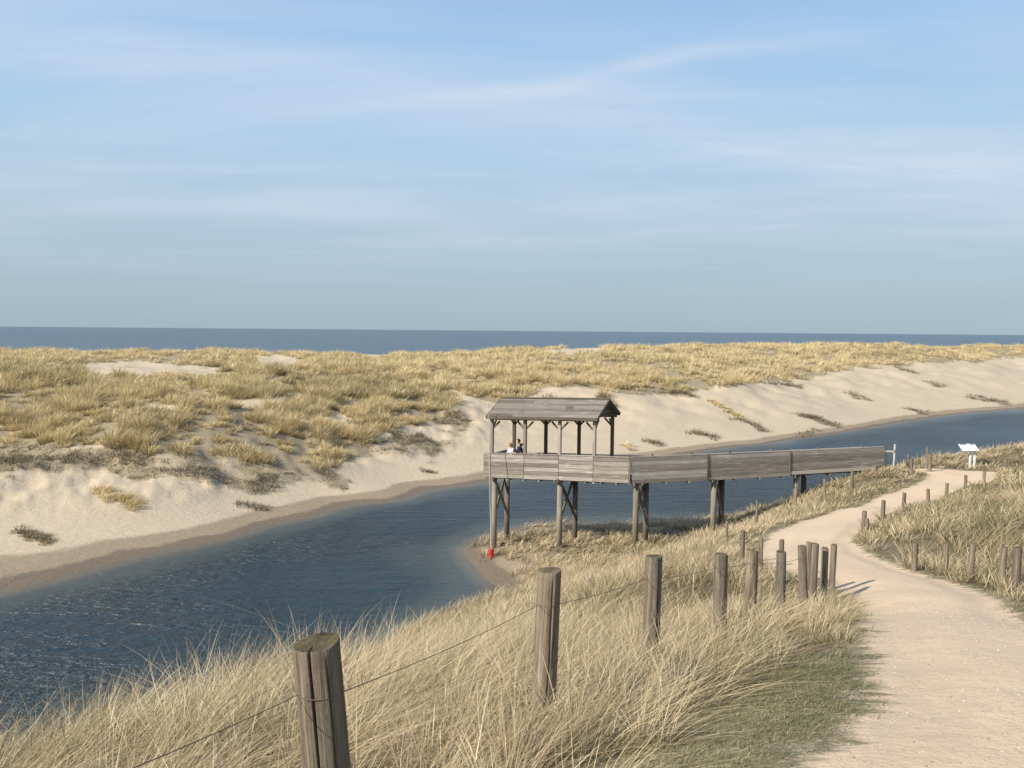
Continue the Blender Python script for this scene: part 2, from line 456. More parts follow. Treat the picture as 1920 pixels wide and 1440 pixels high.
def mat_wood(name, c1, c2, c3, dark=.5):
    """weathered boards; attribute gc runs along the grain in x, rnd differs per board"""
    m, n = new_mat(name)
    gc, rnd = n.attr('gc', 'Vector'), n.attr('rnd')
    off = n.new('ShaderNodeCombineXYZ'); n.put(off.inputs[0], n.math('MULTIPLY', rnd, 37)); n.put(off.inputs[1], n.math('MULTIPLY', rnd, 91))
    g0 = n.vmath('ADD', gc, off.outputs[0])
    s1 = n.noise(n.mapping(g0, scale=(1.1, 16, 16)), 1.0, 5, .65, .4)
    s2 = n.noise(n.mapping(g0, scale=(4, 90, 90)), 1.0, 4, .7)
    s3 = n.noise(n.mapping(g0, scale=(.8, 5, 5)), 1.0, 3, .6)
    col = n.mix(n.step(s1, .3, .7), c1, c2)
    col = n.mix(n.math('MULTIPLY', n.step(s1, .575, .68), .9), col, c3)
    col = n.mix(n.math('MULTIPLY', n.step(s2, .45, .75), .45), col, tuple(c * dark for c in c1))
    col = n.mix(n.math('MULTIPLY', n.step(s3, .45, .75), .35), col, tuple(c * .55 for c in c1))
    hsv = n.new('ShaderNodeHueSaturation'); n.put(hsv.inputs['Color'], col)
    n.put(hsv.inputs['Value'], n.math('MULTIPLY_ADD', rnd, .6, .68))
    n.put(hsv.inputs['Saturation'], n.math('MULTIPLY_ADD', rnd, -.4, 1.1))
    nrm = n.bump(n.math('ADD', s1, s2), .5, .008)
    return finish(m, n, hsv.outputs[0], .85, nrm, .2)


def mat_post():
    m, n = new_mat('weathered_post_wood')
    gc, rnd, top = n.attr('gc', 'Vector'), n.attr('rnd'), n.attr('top')
    off = n.new('ShaderNodeCombineXYZ'); n.put(off.inputs[0], n.math('MULTIPLY', rnd, 37)); n.put(off.inputs[2], n.math('MULTIPLY', rnd, 11))
    g0 = n.vmath('ADD', gc, off.outputs[0])
    s1 = n.noise(n.mapping(g0, scale=(28, 28, 1.6)), 1.0, 6, .7, .5)
    s2 = n.noise(n.mapping(g0, scale=(110, 110, 3)), 1.0, 5, .75)
    s3 = n.noise(n.mapping(g0, scale=(9, 9, 3)), 1.0, 4, .6)
    col = n.ramp(s1, [(.28, (.07, .052, .036)), (.43, (.165, .125, .09)), (.57, (.27, .215, .16)), (.72, (.42, .355, .28))])
    col = n.mix(n.math('MULTIPLY', n.step(s2, .48, .7), .5), col, (.10, .08, .06, 1))
    col = n.mix(n.math('MULTIPLY', n.step(s3, .42, .66), .35), col, (.17, .165, .115, 1))
    moss = n.ramp(n.noise(gc, 45, 5, .7), [(.3, (.05, .04, .022)), (.5, (.115, .095, .045)), (.65, (.155, .125, .055)), (.78, (.29, .23, .14))])
    col = n.mix(n.math('MULTIPLY', top, n.math('MULTIPLY_ADD', rnd, -.5, .95)), col, moss)
    hsv = n.new('ShaderNodeHueSaturation'); n.put(hsv.inputs['Color'], col)
    n.put(hsv.inputs['Value'], n.math('MULTIPLY_ADD', rnd, .5, .85))
    n.put(hsv.inputs['Saturation'], n.math('MULTIPLY_ADD', rnd, .4, .75))
    nrm = n.bump(n.math('ADD', n.math('ADD', s1, s2), n.math('MULTIPLY', s3, .5)), 1.0, .012)
    return finish(m, n, hsv.outputs[0], .9, nrm, .15)


def mat_blade(name, stops, trans=.3, root=.72):
    m, n = new_mat(name)
    rnd, t = n.attr('rnd'), n.attr('t')
    col = n.ramp(rnd, stops)
    tip = n.mix(n.step(t, .02, .55), n.mix(root, col, (.085, .065, .035, 1)), col)      # shade between the blades, painted in as a darker root
    d_ = n.new('ShaderNodeBsdfDiffuse'); n.put(d_.inputs[0], tip)
    tr = n.new('ShaderNodeBsdfTranslucent'); n.put(tr.inputs[0], tip)
    gl = n.new('ShaderNodeBsdfGlossy'); n.put(gl.inputs[0], (.9, .88, .8, 1)); n.put(gl.inputs['Roughness'], .45)
    mx = n.new('ShaderNodeMixShader'); mx.inputs[0].default_value = trans
    n.l.new(d_.outputs[0], mx.inputs[1]); n.l.new(tr.outputs[0], mx.inputs[2])
    m2 = n.new('ShaderNodeMixShader'); m2.inputs[0].default_value = .04
    n.l.new(mx.outputs[0], m2.inputs[1]); n.l.new(gl.outputs[0], m2.inputs[2])
    o = n.new('ShaderNodeOutputMaterial'); n.l.new(m2.outputs[0], o.inputs[0])
    return m


def mat_plain(name, c, rough=.7, var=.15, scale=20, spec=.3, metal=0.0):
    m, n = new_mat(name)
    co = n.new('ShaderNodeTexCoord').outputs['Object']
    k = n.noise(co, scale, 4, .6)
    col = n.mix(k, tuple(x * (1 - var) for x in c), tuple(min(1, x * (1 + var)) for x in c))
    return finish(m, n, col, rough, n.bump(k, .2, .01), spec, Metallic=metal)


M_LAND = mat_land()
M_LAKE = mat_water('lake_water', (.019, .038, .053), (.06, .078, .078), (.15, .125, .09), 1.35, 1.0, .27, .30, .9)
M_SEA = mat_water('sea_water', (.05, .075, .095), (.06, .08, .09), (.06, .08, .09), .22, .9, .32, .35, 1.2)
M_WOOD = mat_wood('weathered_boards', (.275, .235, .195), (.375, .33, .275), (.62, .565, .49))
M_ROOF = mat_wood('weathered_roof_boards', (.175, .15, .12), (.235, .205, .165), (.36, .32, .265))
M_BEAM = mat_wood('dark_and_shaded_timber', (.12, .095, .068), (.18, .145, .105), (.27, .23, .175))
M_PILE = mat_wood('pile_timber', (.20, .17, .12), (.275, .235, .17), (.36, .32, .24))
M_POST = mat_post()
STRAW = [(0, (.10, .10, .045)), (.15, (.22, .185, .095)), (.36, (.41, .325, .19)), (.6, (.59, .475, .285)), (.86, (.80, .67, .45)), (1, (.40, .25, .13))]
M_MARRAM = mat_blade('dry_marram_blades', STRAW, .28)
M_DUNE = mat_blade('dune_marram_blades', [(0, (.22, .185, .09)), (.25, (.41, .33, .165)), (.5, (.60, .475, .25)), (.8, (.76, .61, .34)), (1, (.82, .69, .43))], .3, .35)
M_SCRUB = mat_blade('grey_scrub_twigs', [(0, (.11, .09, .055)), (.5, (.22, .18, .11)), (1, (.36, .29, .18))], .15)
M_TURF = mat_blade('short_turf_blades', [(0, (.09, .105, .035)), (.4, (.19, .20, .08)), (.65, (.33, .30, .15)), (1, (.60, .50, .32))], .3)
M_WHITE = mat_plain('white_paint', (.70, .72, .72), .4, .04)
M_RED = mat_plain('red_paint', (.46, .03, .03), .45, .15, 9)
M_DULLRED = mat_plain('dull_red_paint', (.17, .03, .025), .6, .3, 9)
M_ROPE = mat_plain('pale_rope', (.50, .45, .37), .8, .1)
M_WIRE = mat_plain('rusty_wire', (.17, .12, .085), .7, .3, 60)
M_METAL = mat_plain('pale_metal', (.36, .35, .32), .45, .1, 8, .5)
M_SIGN = mat_plain('printed_panel', (.16, .22, .30), .5, .3, 5)
M_SKIN = mat_plain('skin', (.50, .29, .20), .6, .05)
M_HAIR = mat_plain('dark_hair', (.025, .018, .012), .6, .3, 80)
M_BLOND = mat_plain('blond_hair', (.42, .25, .12), .6, .2, 80)
M_NAVY = mat_plain('navy_cloth', (.016, .024, .06), .9, .3)
M_PALE = mat_plain('pale_grey_cloth', (.62, .63, .68), .9, .08)
M_JEAN = mat_plain('dark_trousers', (.03, .035, .05), .9, .2)

# ------------------------------------------------------------------ land: one polar sheet, split by what it is
ang = np.concatenate([np.arange(-180, -52, 2.5), np.arange(-52, 52, .16), np.arange(52, 180, 2.5)])
rad = np.concatenate([[0.01], np.exp(np.arange(math.log(.5), math.log(330), .0105)), [360]])
AA, RR = np.meshgrid(np.radians(ang), rad, indexing='ij')
gx, gy = np.sin(AA) * RR, np.cos(AA) * RR
gz = H(gx, gy)
GFAR = is_far(gx, gy)
GPD = path_sd(gx, gy)
vv, ss = far_veg(gx, gy, gz)
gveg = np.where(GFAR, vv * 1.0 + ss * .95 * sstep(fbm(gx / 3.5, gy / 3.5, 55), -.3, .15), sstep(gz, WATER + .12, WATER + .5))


def turf_width(x, y):
    """how far the mown strip reaches out from the path edge"""
    left = x < 2.6 + .2 * y
    wl = .22 + .66 * (1 - sstep(y, 5.0, 6.6)) * sstep(y, 1.5, 4.2) + .45 * sstep(y, 20, 26)
    wr = .14 + .6 * (1 - sstep(y, 7.5, 10))
    return np.where(left, wl, wr)


gtw = turf_width(gx, gy)
gturf = np.where(GFAR, 0, 1 - sstep(-GPD, gtw * .9, gtw * 1.25))
gveg = np.where(GFAR, gveg, gveg * (1 - gturf))
gwet = 1.25 - (gz - WATER) / .42
gwet = np.where(GFAR, gwet, 1.2 - (gz - WATER) / .75)
na, nr = gx.shape
idx = np.arange(na * nr).reshape(na, nr)
nxt = np.roll(idx, -1, 0)
quads = np.stack([idx[:, :-1], idx[:, 1:], nxt[:, 1:], nxt[:, :-1]], -1).reshape(-1, 4)[:, ::-1]
cf = GFAR.ravel()[quads].sum(1) >= 2
cp = (GPD.ravel()[quads].mean(1) > 0.0) & ~cf
V = np.stack([gx, gy, gz], -1).reshape(-1, 3)
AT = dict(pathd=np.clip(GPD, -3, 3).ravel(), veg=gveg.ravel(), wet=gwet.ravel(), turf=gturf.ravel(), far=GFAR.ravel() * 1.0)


def sub_sheet(name, mask):
    q = quads[mask]; u_, inv = np.unique(q, return_inverse=True)
    o = np_mesh(name, V[u_], [inv.reshape(-1, 4)], {k: a[u_] for k, a in AT.items()}, M_LAND)
    return tag(o, kind='structure')


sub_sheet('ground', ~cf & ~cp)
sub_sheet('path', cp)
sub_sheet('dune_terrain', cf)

# ------------------------------------------------------------------ water
lx, ly = np.meshgrid(np.arange(-110, 175, .6), np.arange(-45, 160, .6), indexing='ij')
lh = H(lx, ly, True)
li = np.arange(lx.size).reshape(lx.shape)
lq = np.stack([li[:-1, :-1], li[1:, :-1], li[1:, 1:], li[:-1, 1:]], -1).reshape(-1, 4)
keep = (lh.ravel()[lq].min(1) < WATER + .1)
lq = lq[keep]; u_, inv = np.unique(lq, return_inverse=True)
LV = np.stack([lx.ravel(), ly.ravel(), np.full(lx.size, WATER)], -1)[u_]
spit = seg_dist(lx, ly, [(-3.2, 37), (-5.0, 40.5)])       # shoal off the little point
shal = np.maximum(np.clip(1 - (WATER - lh) / .95, 0, 1), .55 * (1 - sstep(spit, .5, 4.5))).ravel()[u_]
tag(np_mesh('water', LV, [inv.reshape(-1, 4)], {'shallow': shal}, M_LAKE), kind='structure')
sv = np.array([(-60000, 150, -11.9), (60000, 150, -11.9), (60000, 60000, -11.9), (-60000, 60000, -11.9)], float)
tag(np_mesh('sea', sv, [np.array([[0, 1, 2, 3]])], {'shallow': np.zeros(4)}, M_SEA), kind='structure')


# ------------------------------------------------------------------ grass
def blades(name, base, dirs, L, W, curl, rnd, segs, mat, label, parent=None, kind='stuff', cat=None, facing=None, group=None):
    """tapered strips; base (n,3), dirs (n,3) unit start direction, curl (n,3) added as t^2"""
    n = len(base)
    t = np.linspace(0, 1, segs + 1)
    pos = base[:, None] + L[:, None, None] * (t[None, :, None] * dirs[:, None] + (t ** 2)[None, :, None] * curl[:, None])
    az = rng.uniform(0, 2 * np.pi, n) if facing is None else facing
    side = np.stack([np.cos(az), np.sin(az), np.zeros(n)], -1)
    wt = W[:, None] * np.clip(1 - t[None, :-1] ** 1.6 * .85, 0, 1) * .5
    Lf = pos[:, :-1] - side[:, None] * wt[..., None]
    Rt = pos[:, :-1] + side[:, None] * wt[..., None]
    k = 2 * segs + 1
    vs = np.empty((n, k, 3), np.float32)
    vs[:, 0:2 * segs:2] = Lf; vs[:, 1:2 * segs:2] = Rt; vs[:, -1] = pos[:, -1]
    b0 = (np.arange(n) * k)[:, None]
    qs = [b0 + np.array([[2 * s, 2 * s + 1, 2 * s + 3, 2 * s + 2]]) for s in range(segs - 1)]
    tri = b0 + np.array([[2 * segs - 2, 2 * segs - 1, 2 * segs]])
    fl = ([np.concatenate(qs)] if qs else []) + [tri]
    tt = np.empty((n, k), np.float32); tt[:, 0:2 * segs:2] = t[:-1]; tt[:, 1:2 * segs:2] = t[:-1]; tt[:, -1] = 1
    o = np_mesh(name, vs.reshape(-1, 3), fl, {'rnd': np.repeat(rnd, k), 't': tt.ravel()}, mat, True, parent)
    return tag(o, label, cat, group, kind) if parent is None else o


def unit(v_): return v_ / np.linalg.norm(v_, axis=-1, keepdims=True)


def tussock_blades(cx, cy, cz, per, spread, height, width, lean, wind=(1, .1), tone=None, droop=.35, wob=.35):
    """blades for many tussocks at once -> arrays"""
    n = len(cx); rep = np.repeat(np.arange(n), per); N = len(rep)
    a = rng.uniform(0, 2 * np.pi, N); r = np.sqrt(rng.uniform(0, 1, N)) * spread[rep]
    bx = cx[rep] + np.cos(a) * r; by = cy[rep] + np.sin(a) * r
    out = np.stack([np.cos(a), np.sin(a), np.zeros(N)], -1) * (r / spread[rep])[:, None] * .55
    d0 = out + np.array([0, 0, 1.0]) + rng.normal(0, .16 + .25 * wob, (N, 3)) * np.array([1, 1, .2])
    wa = (rng.normal(0, wob, n))[rep] + rng.normal(0, wob * .6, N); lw = lean[rep] * np.clip(rng.normal(1, .45, n), .1, 2.2)[rep]
    wx, wy = wind[0] * np.cos(wa) - wind[1] * np.sin(wa), wind[0] * np.sin(wa) + wind[1] * np.cos(wa)
    d0[:, 0] += wx * lw * .45; d0[:, 1] += wy * lw * .45
    d0 = unit(d0)
    Lh = height[rep] * rng.uniform(.45, 1.12, N)
    cu = np.stack([wx * lw * .55 + out[:, 0] * .5, wy * lw * .55 + out[:, 1] * .5, -droop * rng.uniform(.3, 1.3, N)], -1) * rng.uniform(.5, 1.25, N)[:, None]
    tn = tone[rep] if tone is not None else .5
    rd = np.clip(tn + rng.normal(0, .25, N), 0, .93)
    fam = rng.uniform(0, 1, n)[rep]
    rd = np.where((rng.uniform(0, 1, N) < .025) | ((fam < .03) & (rng.uniform(0, 1, N) < .7)), .98, rd)
    rd = np.where(fam > .94, rd * .35, rd)
    return np.stack([bx, by, np.zeros(N)], -1), rep, d0, Lh, width[rep] * rng.uniform(.7, 1.3, N), cu, rd


# near bank: tall marram, density thinning with distance
def near_field(r1, r2, dens, per, width, hgt, spread):
    A = 0.5 * (r2 ** 2 - r1 ** 2) * R(104)
    n = int(A * dens)
    a = R(rng.uniform(-52, 52, n) if False else 1) * rng.uniform(-52, 52, n); r = np.sqrt(rng.uniform(r1 ** 2, r2 ** 2, n))
    x, y = np.sin(a) * r, np.cos(a) * r
    pd = path_sd(x, y) + .12 * fbm(x * 1.5, y * 1.5, 71)
    z = H(x, y, False)
    ok = ~is_far(x, y) & (-pd > turf_width(x, y) * rng.uniform(.85, 1.15, n)) & (z > WATER + .04 + .08 * rng.uniform(0, 1, n)) & (z < 3)
    ok &= (r > 1.7)
    px, py = proj(np.stack([x, y, z + .5], -1))
    ok &= (px > -250) & (px < 2150) & (py > 600)
    # keep the sight to the tall posts and the camera's own footing clear
    ok &= rng.uniform(0, 1, n) < .22 + 1.2 * vnoise(x / 1.1, y / 1.1, 77)
    ok &= ~(in_poly(px, py + 16, [(860, 1030), (905, 1040), (1000, 1052), (1010, 1080), (960, 1120), (905, 1140), (840, 1060)]) & (r > 30) & (rng.uniform(0, 1, n) < .85))
    x, y = x[ok], y[ok]; m = len(x)
    tone = np.clip(.57 + .5 * fbm(x / 2.5, y / 2.5, 81) + rng.normal(0, .15, m), .05, .85)
    tone = np.clip(tone - .10 * ((x > 6) & (y < 36) & (x > y * .42)) + .12 * (y > 24) * (x < y * .4), .02, .85)
    hh = hgt * (.75 + .5 * vnoise(x / 2, y / 2, 83)) * rng.uniform(.8, 1.15, m)
    low = np.clip(-path_sd(x, y) / 1.2, .6, 1)
    hh = hh * low
    ln = (.75 + .6 * vnoise(x / 3, y / 3, 85)) * (1 - .45 * sstep(y, 4.8, 6.5) * (path_sd(x, y) > -1.6))
    return tussock_blades(x, y, None, per, np.full(m, spread), hh, np.full(m, width), ln, (1, .12), tone, .38, .75)


def lay(parts, name, segs, mat, label, **k):
    b = np.concatenate([p[0] for p in parts]); d0 = np.concatenate([p[2] for p in parts]); L = np.concatenate([p[3] for p in parts])
    W = np.concatenate([p[4] for p in parts]); cu = np.concatenate([p[5] for p in parts]); rd = np.concatenate([p[6] for p in parts])
    if name != 'turf': b[:, 2] = H(b[:, 0], b[:, 1]) - .02
    return blades(name, b, d0, L, W, cu, rd, segs, mat, label, **k)


np1 = near_field(1.6, 5.0, 21, 95, .0046, .68, .12)
np2 = near_field(5.0, 10, 13, 84, .0062, .72, .14)
np1b = near_field(1.9, 12, 5, 4, .0062, 1.0, .10)
np1b = (*np1b[:4], np1b[4], np1b[5] * 1.1, np.clip(np1b[6] + .25, 0, .93))
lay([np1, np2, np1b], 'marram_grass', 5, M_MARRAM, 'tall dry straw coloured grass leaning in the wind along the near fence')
np3 = near_field(10, 20, 9, 58, .0105, .70, .2)
np4 = near_field(20, 36, 9, 30, .020, .66, .24)
np5 = near_field(36, 75, 5, 26, .032, .62, .32)
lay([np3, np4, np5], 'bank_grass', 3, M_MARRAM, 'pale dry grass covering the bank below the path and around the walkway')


# short turf by the path
def turf_field(r1, r2, dens, hgt, width):
    n = int(.5 * (r2 ** 2 - r1 ** 2) * R(90) * dens)
    a = rng.uniform(R(-45), R(45), n); r = np.sqrt(rng.uniform(r1 ** 2, r2 ** 2, n))
    x, y = np.sin(a) * r, np.cos(a) * r
    pd = path_sd(x, y) + .22 * fbm(x * .8, y * 3.2, 91) + .1 * fbm(x * 5, y * 9, 92)
    ok = (pd < .06) & (-pd < turf_width(x, y) * 1.5) & (rng.uniform(0, 1, n) < sstep(-pd, -.10, .25) * .9 + .1) & (rng.uniform(0, 1, n) < .25 + 1.1 * vnoise(x * 2, y * 4, 95))
    x, y = x[ok], y[ok]; m = len(x)
    b = np.stack([x, y, H(x, y)], -1)
    d0 = unit(np.stack([rng.normal(.45, .55, m), rng.normal(0, .5, m), np.ones(m) * .75], -1))
    cu = np.stack([rng.normal(.35, .3, m), rng.normal(0, .25, m), -rng.uniform(.2, .6, m)], -1)
    rd = np.clip(.45 + .45 * fbm(x / 1.2, y / 1.2, 97) + rng.normal(0, .22, m), 0, 1)
    return b, None, d0, hgt * rng.uniform(.5, 1.4, m), width * rng.uniform(.7, 1.3, m), cu, rd


lay([turf_field(2.2, 6, 5200, .05, .0035), turf_field(6, 14, 900, .07, .008), turf_field(14, 42, 110, .12, .02)], 'turf', 2, M_TURF, 'short green and brown turf fringing the pale path')


# far dunes
def dune_field(r1, r2, dens, per, width, hgt, spread, sparse=False):
    n = int(.5 * (r2 ** 2 - r1 ** 2) * R(96) * dens)
    a = rng.uniform(R(-48), R(48), n); r = np.sqrt(rng.uniform(r1 ** 2, r2 ** 2, n))
    x, y = np.sin(a) * r, np.cos(a) * r
    f = is_far(x, y); x, y = x[f], y[f]
    z = H(x, y)
    vg, sp = far_veg(x, y, z)
    n = len(x)
    if sparse:
        ok = sp & (rng.uniform(0, 1, n) < sstep(fbm(x / 3.5, y / 3.5, 55), -.35, .3))
    else:
        ok = vg & (rng.uniform(0, 1, n) < .08 + .22 * (y < 80) + 1.0 * sstep(fbm(x / 2.6, y / 2.6, 51, 2), -.38, .02))
    x, y = x[ok], y[ok]; m = len(x)
    big = sstep(fbm(x / 2.6, y / 2.6, 51, 2), -.4, .5)
    hh = hgt * (.42 + .75 * big) * rng.uniform(.6, 1.35, m)
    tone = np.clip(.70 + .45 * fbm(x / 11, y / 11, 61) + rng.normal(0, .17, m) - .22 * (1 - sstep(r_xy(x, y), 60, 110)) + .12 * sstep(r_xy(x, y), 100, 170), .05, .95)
    return tussock_blades(x, y, None, per, np.full(m, spread) * (.7 + .6 * big), hh, np.full(m, width), np.full(m, .22), (1, .1), tone, .3)


def r_xy(x, y): return np.hypot(x, y)


def strew(px0, py0, px1, py1, n, jit, z0=-9.5):
    """n ground points along a line seen from the path"""
    out = []
    for i in range(n):
        t = (i + .5) / n
        px, py = px0 + (px1 - px0) * t + random.gauss(0, jit), py0 + (py1 - py0) * t + random.gauss(0, jit * .35)
        v_ = ray(px, py); ds = np.linspace(30, 230, 500)
        hh = H(v_[0] * ds, ds, True); g = v_[2] * ds - hh
        i_ = np.where(g < 0)[0]
        i0 = i_[0] if len(i_) else 200
        out.append((v_[0] * ds[i0], ds[i0]))
    return out


lay([dune_field(45, 80, 2.6, 84, .036, 1.05, .36), dune_field(80, 120, 1.9, 52, .055, 1.15, .45), dune_field(120, 310, 1.1, 26, .09, 1.1, .6)],
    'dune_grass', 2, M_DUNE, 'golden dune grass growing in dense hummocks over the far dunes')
scrub_pts = []
for (a, b, c, e, n) in [(1212, 826, 1232, 836, 6), (1300, 812, 1345, 822, 8), (1410, 795, 1435, 812, 8), (1500, 778, 1570, 800, 26), (1590, 735, 1625, 755, 12), (1700, 765, 1735, 778, 12), (1740, 715, 1770, 728, 8), (1815, 745, 1890, 758, 26),
                        (1240, 735, 1300, 742, 16), (1450, 718, 1500, 726, 14), (1130, 745, 1150, 765, 12), (1020, 745, 1060, 775, 20), (1380, 785, 1400, 792, 5), (1680, 690, 1720, 700, 12), (1500, 822, 1530, 806, 4)]:
    scrub_pts += strew(a, b, c, e, n, 5)
sx_, sy_ = np.array(scrub_pts).T
m_ = len(sx_)
scrub2 = tussock_blades(sx_, sy_, None, 34, np.full(m_, .6), .75 * rng.uniform(.5, 1.2, m_), np.full(m_, .05), np.full(m_, .4), (1, .1), np.full(m_, .35), .4)
lay([dune_field(45, 80, 8, 20, .032, .42, .32, True), scrub2], 'dune_scrub', 2, M_SCRUB, 'low grey brown scrub in loose patches over the sand slopes of the far dunes')


def lone_tuft(name, pts, hgt, per, width, label, tone, mat=M_DUNE, lean=.6, spread=.3, cat='plant', group=None):
    x = np.array([p[0] for p in pts]); y = np.array([p[1] for p in pts])
    m = len(x)
    tb = tussock_blades(x, y, None, per, np.full(m, spread), hgt * rng.uniform(.75, 1.2, m), np.full(m, width), np.full(m, lean), (1, .1), np.full(m, tone), .4)
    b = tb[0].copy(); b[:, 2] = H(b[:, 0], b[:, 1]) - .03
    o0 = np.array([x.mean(), y.mean(), H(x.mean(), y.mean())])
    ob = blades(name, b - o0, tb[2], tb[3], tb[4], tb[5], tb[6], 3, mat, label, kind='thing', cat=cat, group=group)
    ob.location = o0
    return ob


lone_tuft('grass_tussock', strew(185, 925, 255, 950, 22, 8), .62, 60, .03, 'yellow grass tussock alone on the bare sand at the left', .75)
lone_tuft('grass_tussock', strew(1330, 752, 1392, 788, 30, 3), .55, 40, .05, 'long yellow green grass tussock slanting down the bare sand right of the roof', .6)
lone_tuft('grass_tussock', strew(1165, 836, 1192, 846, 6, 4), .6, 45, .045, 'small golden grass tussock just behind the roofed end of the platform', .85)
lone_tuft('grass_tussock', strew(790, 884, 815, 890, 5, 3), .3, 40, .035, 'small dark tuft on the lower beach left of the platform', .1, M_SCRUB)
lone_tuft('grass_tussock', strew(445, 948, 500, 958, 18, 5), .42, 22, .03, 'thin straggling twiggy tuft on the beach above the left water edge', .3, M_SCRUB, .2)
lone_tuft('grass_tussock', strew(30, 995, 95, 1022, 30, 7), .34, 40, .03, 'flattened sandy grass mound at the left edge near the shore', .95, M_SCRUB)
# ------------------------------------------------------------------ box / beam helpers with grain coordinates
class WM:
    def __init__(s): s.v, s.f, s.g, s.r = [], [], [], []

    def beam(s, a, b, w_, h_, up_=(0, 0, 1), rnd=None, bev=0.0):
        """box from a to b, w_ sideways, h_ along up"""
        a, b = Vector(a), Vector(b); ax = (b - a); L = ax.length; ax.normalize()
        upv = Vector(up_); sd_ = ax.cross(upv).normalized(); upv = sd_.cross(ax).normalized()
        k = len(s.v); rnd = random.random() if rnd is None else rnd
        for t in (0, 1):
            for i, j in ((-1, -1), (1, -1), (1, 1), (-1, 1)):
                s.v.append(tuple(a + ax * (L * t) + sd_ * (i * w_ / 2) + upv * (j * h_ / 2)))
                s.g.append((L * t, i * w_ / 2, j * h_ / 2)); s.r.append(rnd)
        s.f += [(k, k + 1, k + 2, k + 3), (k + 7, k + 6, k + 5, k + 4), (k, k + 4, k + 5, k + 1), (k + 1, k + 5, k + 6, k + 2), (k + 2, k + 6, k + 7, k + 3), (k + 3, k + 7, k + 4, k)]
        return s

    def pole(s, a, b, r1, r2, n=12, rnd=None):
        a, b = Vector(a), Vector(b); ax = (b - a); L = ax.length; ax.normalize()
        q = ax.to_track_quat('Z', 'Y'); k = len(s.v); rnd = random.random() if rnd is None else rnd
        for t, r_ in ((0, r1), (1, r2)):
            for i in range(n):
                th = 2 * math.pi * i / n; p = q @ Vector((math.cos(th) * r_, math.sin(th) * r_, L * t))
                s.v.append(tuple(a + p)); s.g.append((L * t, math.cos(th) * r_, math.sin(th) * r_)); s.r.append(rnd)
        for i in range(n):
            j = (i + 1) % n; s.f.append((k + i, k + j, k + n + j, k + n + i))
        s.f.append(tuple(k + i for i in reversed(range(n)))); s.f.append(tuple(k + n + i for i in range(n)))
        return s

    def build(s, name, mat, parent=None, bevel=.006, at=None, smooth=False):
        me = bpy.data.meshes.new(name)
        o0 = Vector(parent.matrix_basis.translation) if (parent is not None and at is None) else Vector(at or (0, 0, 0))
        me.from_pydata([tuple(Vector(p) - o0) for p in s.v], [], s.f)
        a1 = me.attributes.new('gc', 'FLOAT_VECTOR', 'POINT'); a1.data.foreach_set('vector', np.array(s.g, np.float32).ravel())
        a2 = me.attributes.new('rnd', 'FLOAT', 'POINT'); a2.data.foreach_set('value', np.array(s.r, np.float32))
        me.materials.append(mat)
        if smooth: me.polygons.foreach_set('use_smooth', [True] * len(me.polygons))
        o = link(bpy.data.objects.new(name, me), parent)
        if parent is None: o.location = o0
        if bevel:
            bv = o.modifiers.new('edge', 'BEVEL'); bv.width = bevel; bv.segments = 1; bv.limit_method = 'ANGLE'
        return o


# sub-parts: positions relative to the thing, since every parent keeps its location at the thing's base
def child_build(wm, name, mat, part, thing, **k):
    o = wm.build(name, mat, thing, **k); o.parent = part; return o


# ------------------------------------------------------------------ the viewing platform
def VV(a): return Vector(tuple(float(c) for c in a))


def front_D(px):                      # depth of the outer face of the platform front / walkway
    return float(np.interp(px, [907, 1182, 1326, 1480, 1660], [40.3, 37.9, 38.9, 40.3, 42.1]))


def front_y(px):
    return float(np.interp(px, [907, 1048, 1182, 1326, 1480, 1660], [848.5, 852.5, 857, 851.5, 845, 837]))


def rail_top(px): return VV(P(px, front_y(px), front_D(px)))


F0, F1, W3 = rail_top(907), rail_top(1182), rail_top(1660)
up3 = Vector((0, 0, 1))
un = (F1 - F0); un.z = 0; un.normalize()
wn_ = (W3 - F1); wn_.z = 0; wn_.normalize()
nP = Vector((-un.y, un.x, 0))          # away from the camera
nW = Vector((-wn_.y, wn_.x, 0))
nP = (nP + un * .17).normalized()      # the roofed end stands slightly askew to its front
PW, WW = 2.55, 1.6
DECK, FAS = 1.08, 1.27                 # deck and bottom of the boards below the rail top
plat = empty('viewing_platform', tuple(F0 + Vector((2, 1, WATER + .4 - F0.z))), 'grey timber viewing platform on stilts over the water, with roofed end and long boarded walkway', 'viewing platform')


def P_(wm, name, mat, **k): return wm.build(name, mat, plat, **k)


# deck planks
wm = WM()
nb = 44
for i in range(nb):
    a = F0.lerp(F1, (i + .5) / nb) - up3 * DECK
    wm.beam(a + nP * .06, a + nP * (PW - .06), (F1 - F0).length / nb - .012, .045)
P_(wm, 'deck', M_WOOD, bevel=0)
wm = WM()
segs_px = [1184, 1326, 1480, 1662]
for s0, s1 in zip(segs_px[:-1], segs_px[1:]):
    A, B = rail_top(s0) - up3 * DECK, rail_top(s1) - up3 * DECK
    k = int((B - A).length / .15)
    for i in range(k):
        c = A.lerp(B, (i + .5) / k)
        wm.beam(c + nW * .06, c + nW * (WW - .06), (B - A).length / k - .012, .045)
P_(wm, 'walkway_deck', M_WOOD, bevel=0)


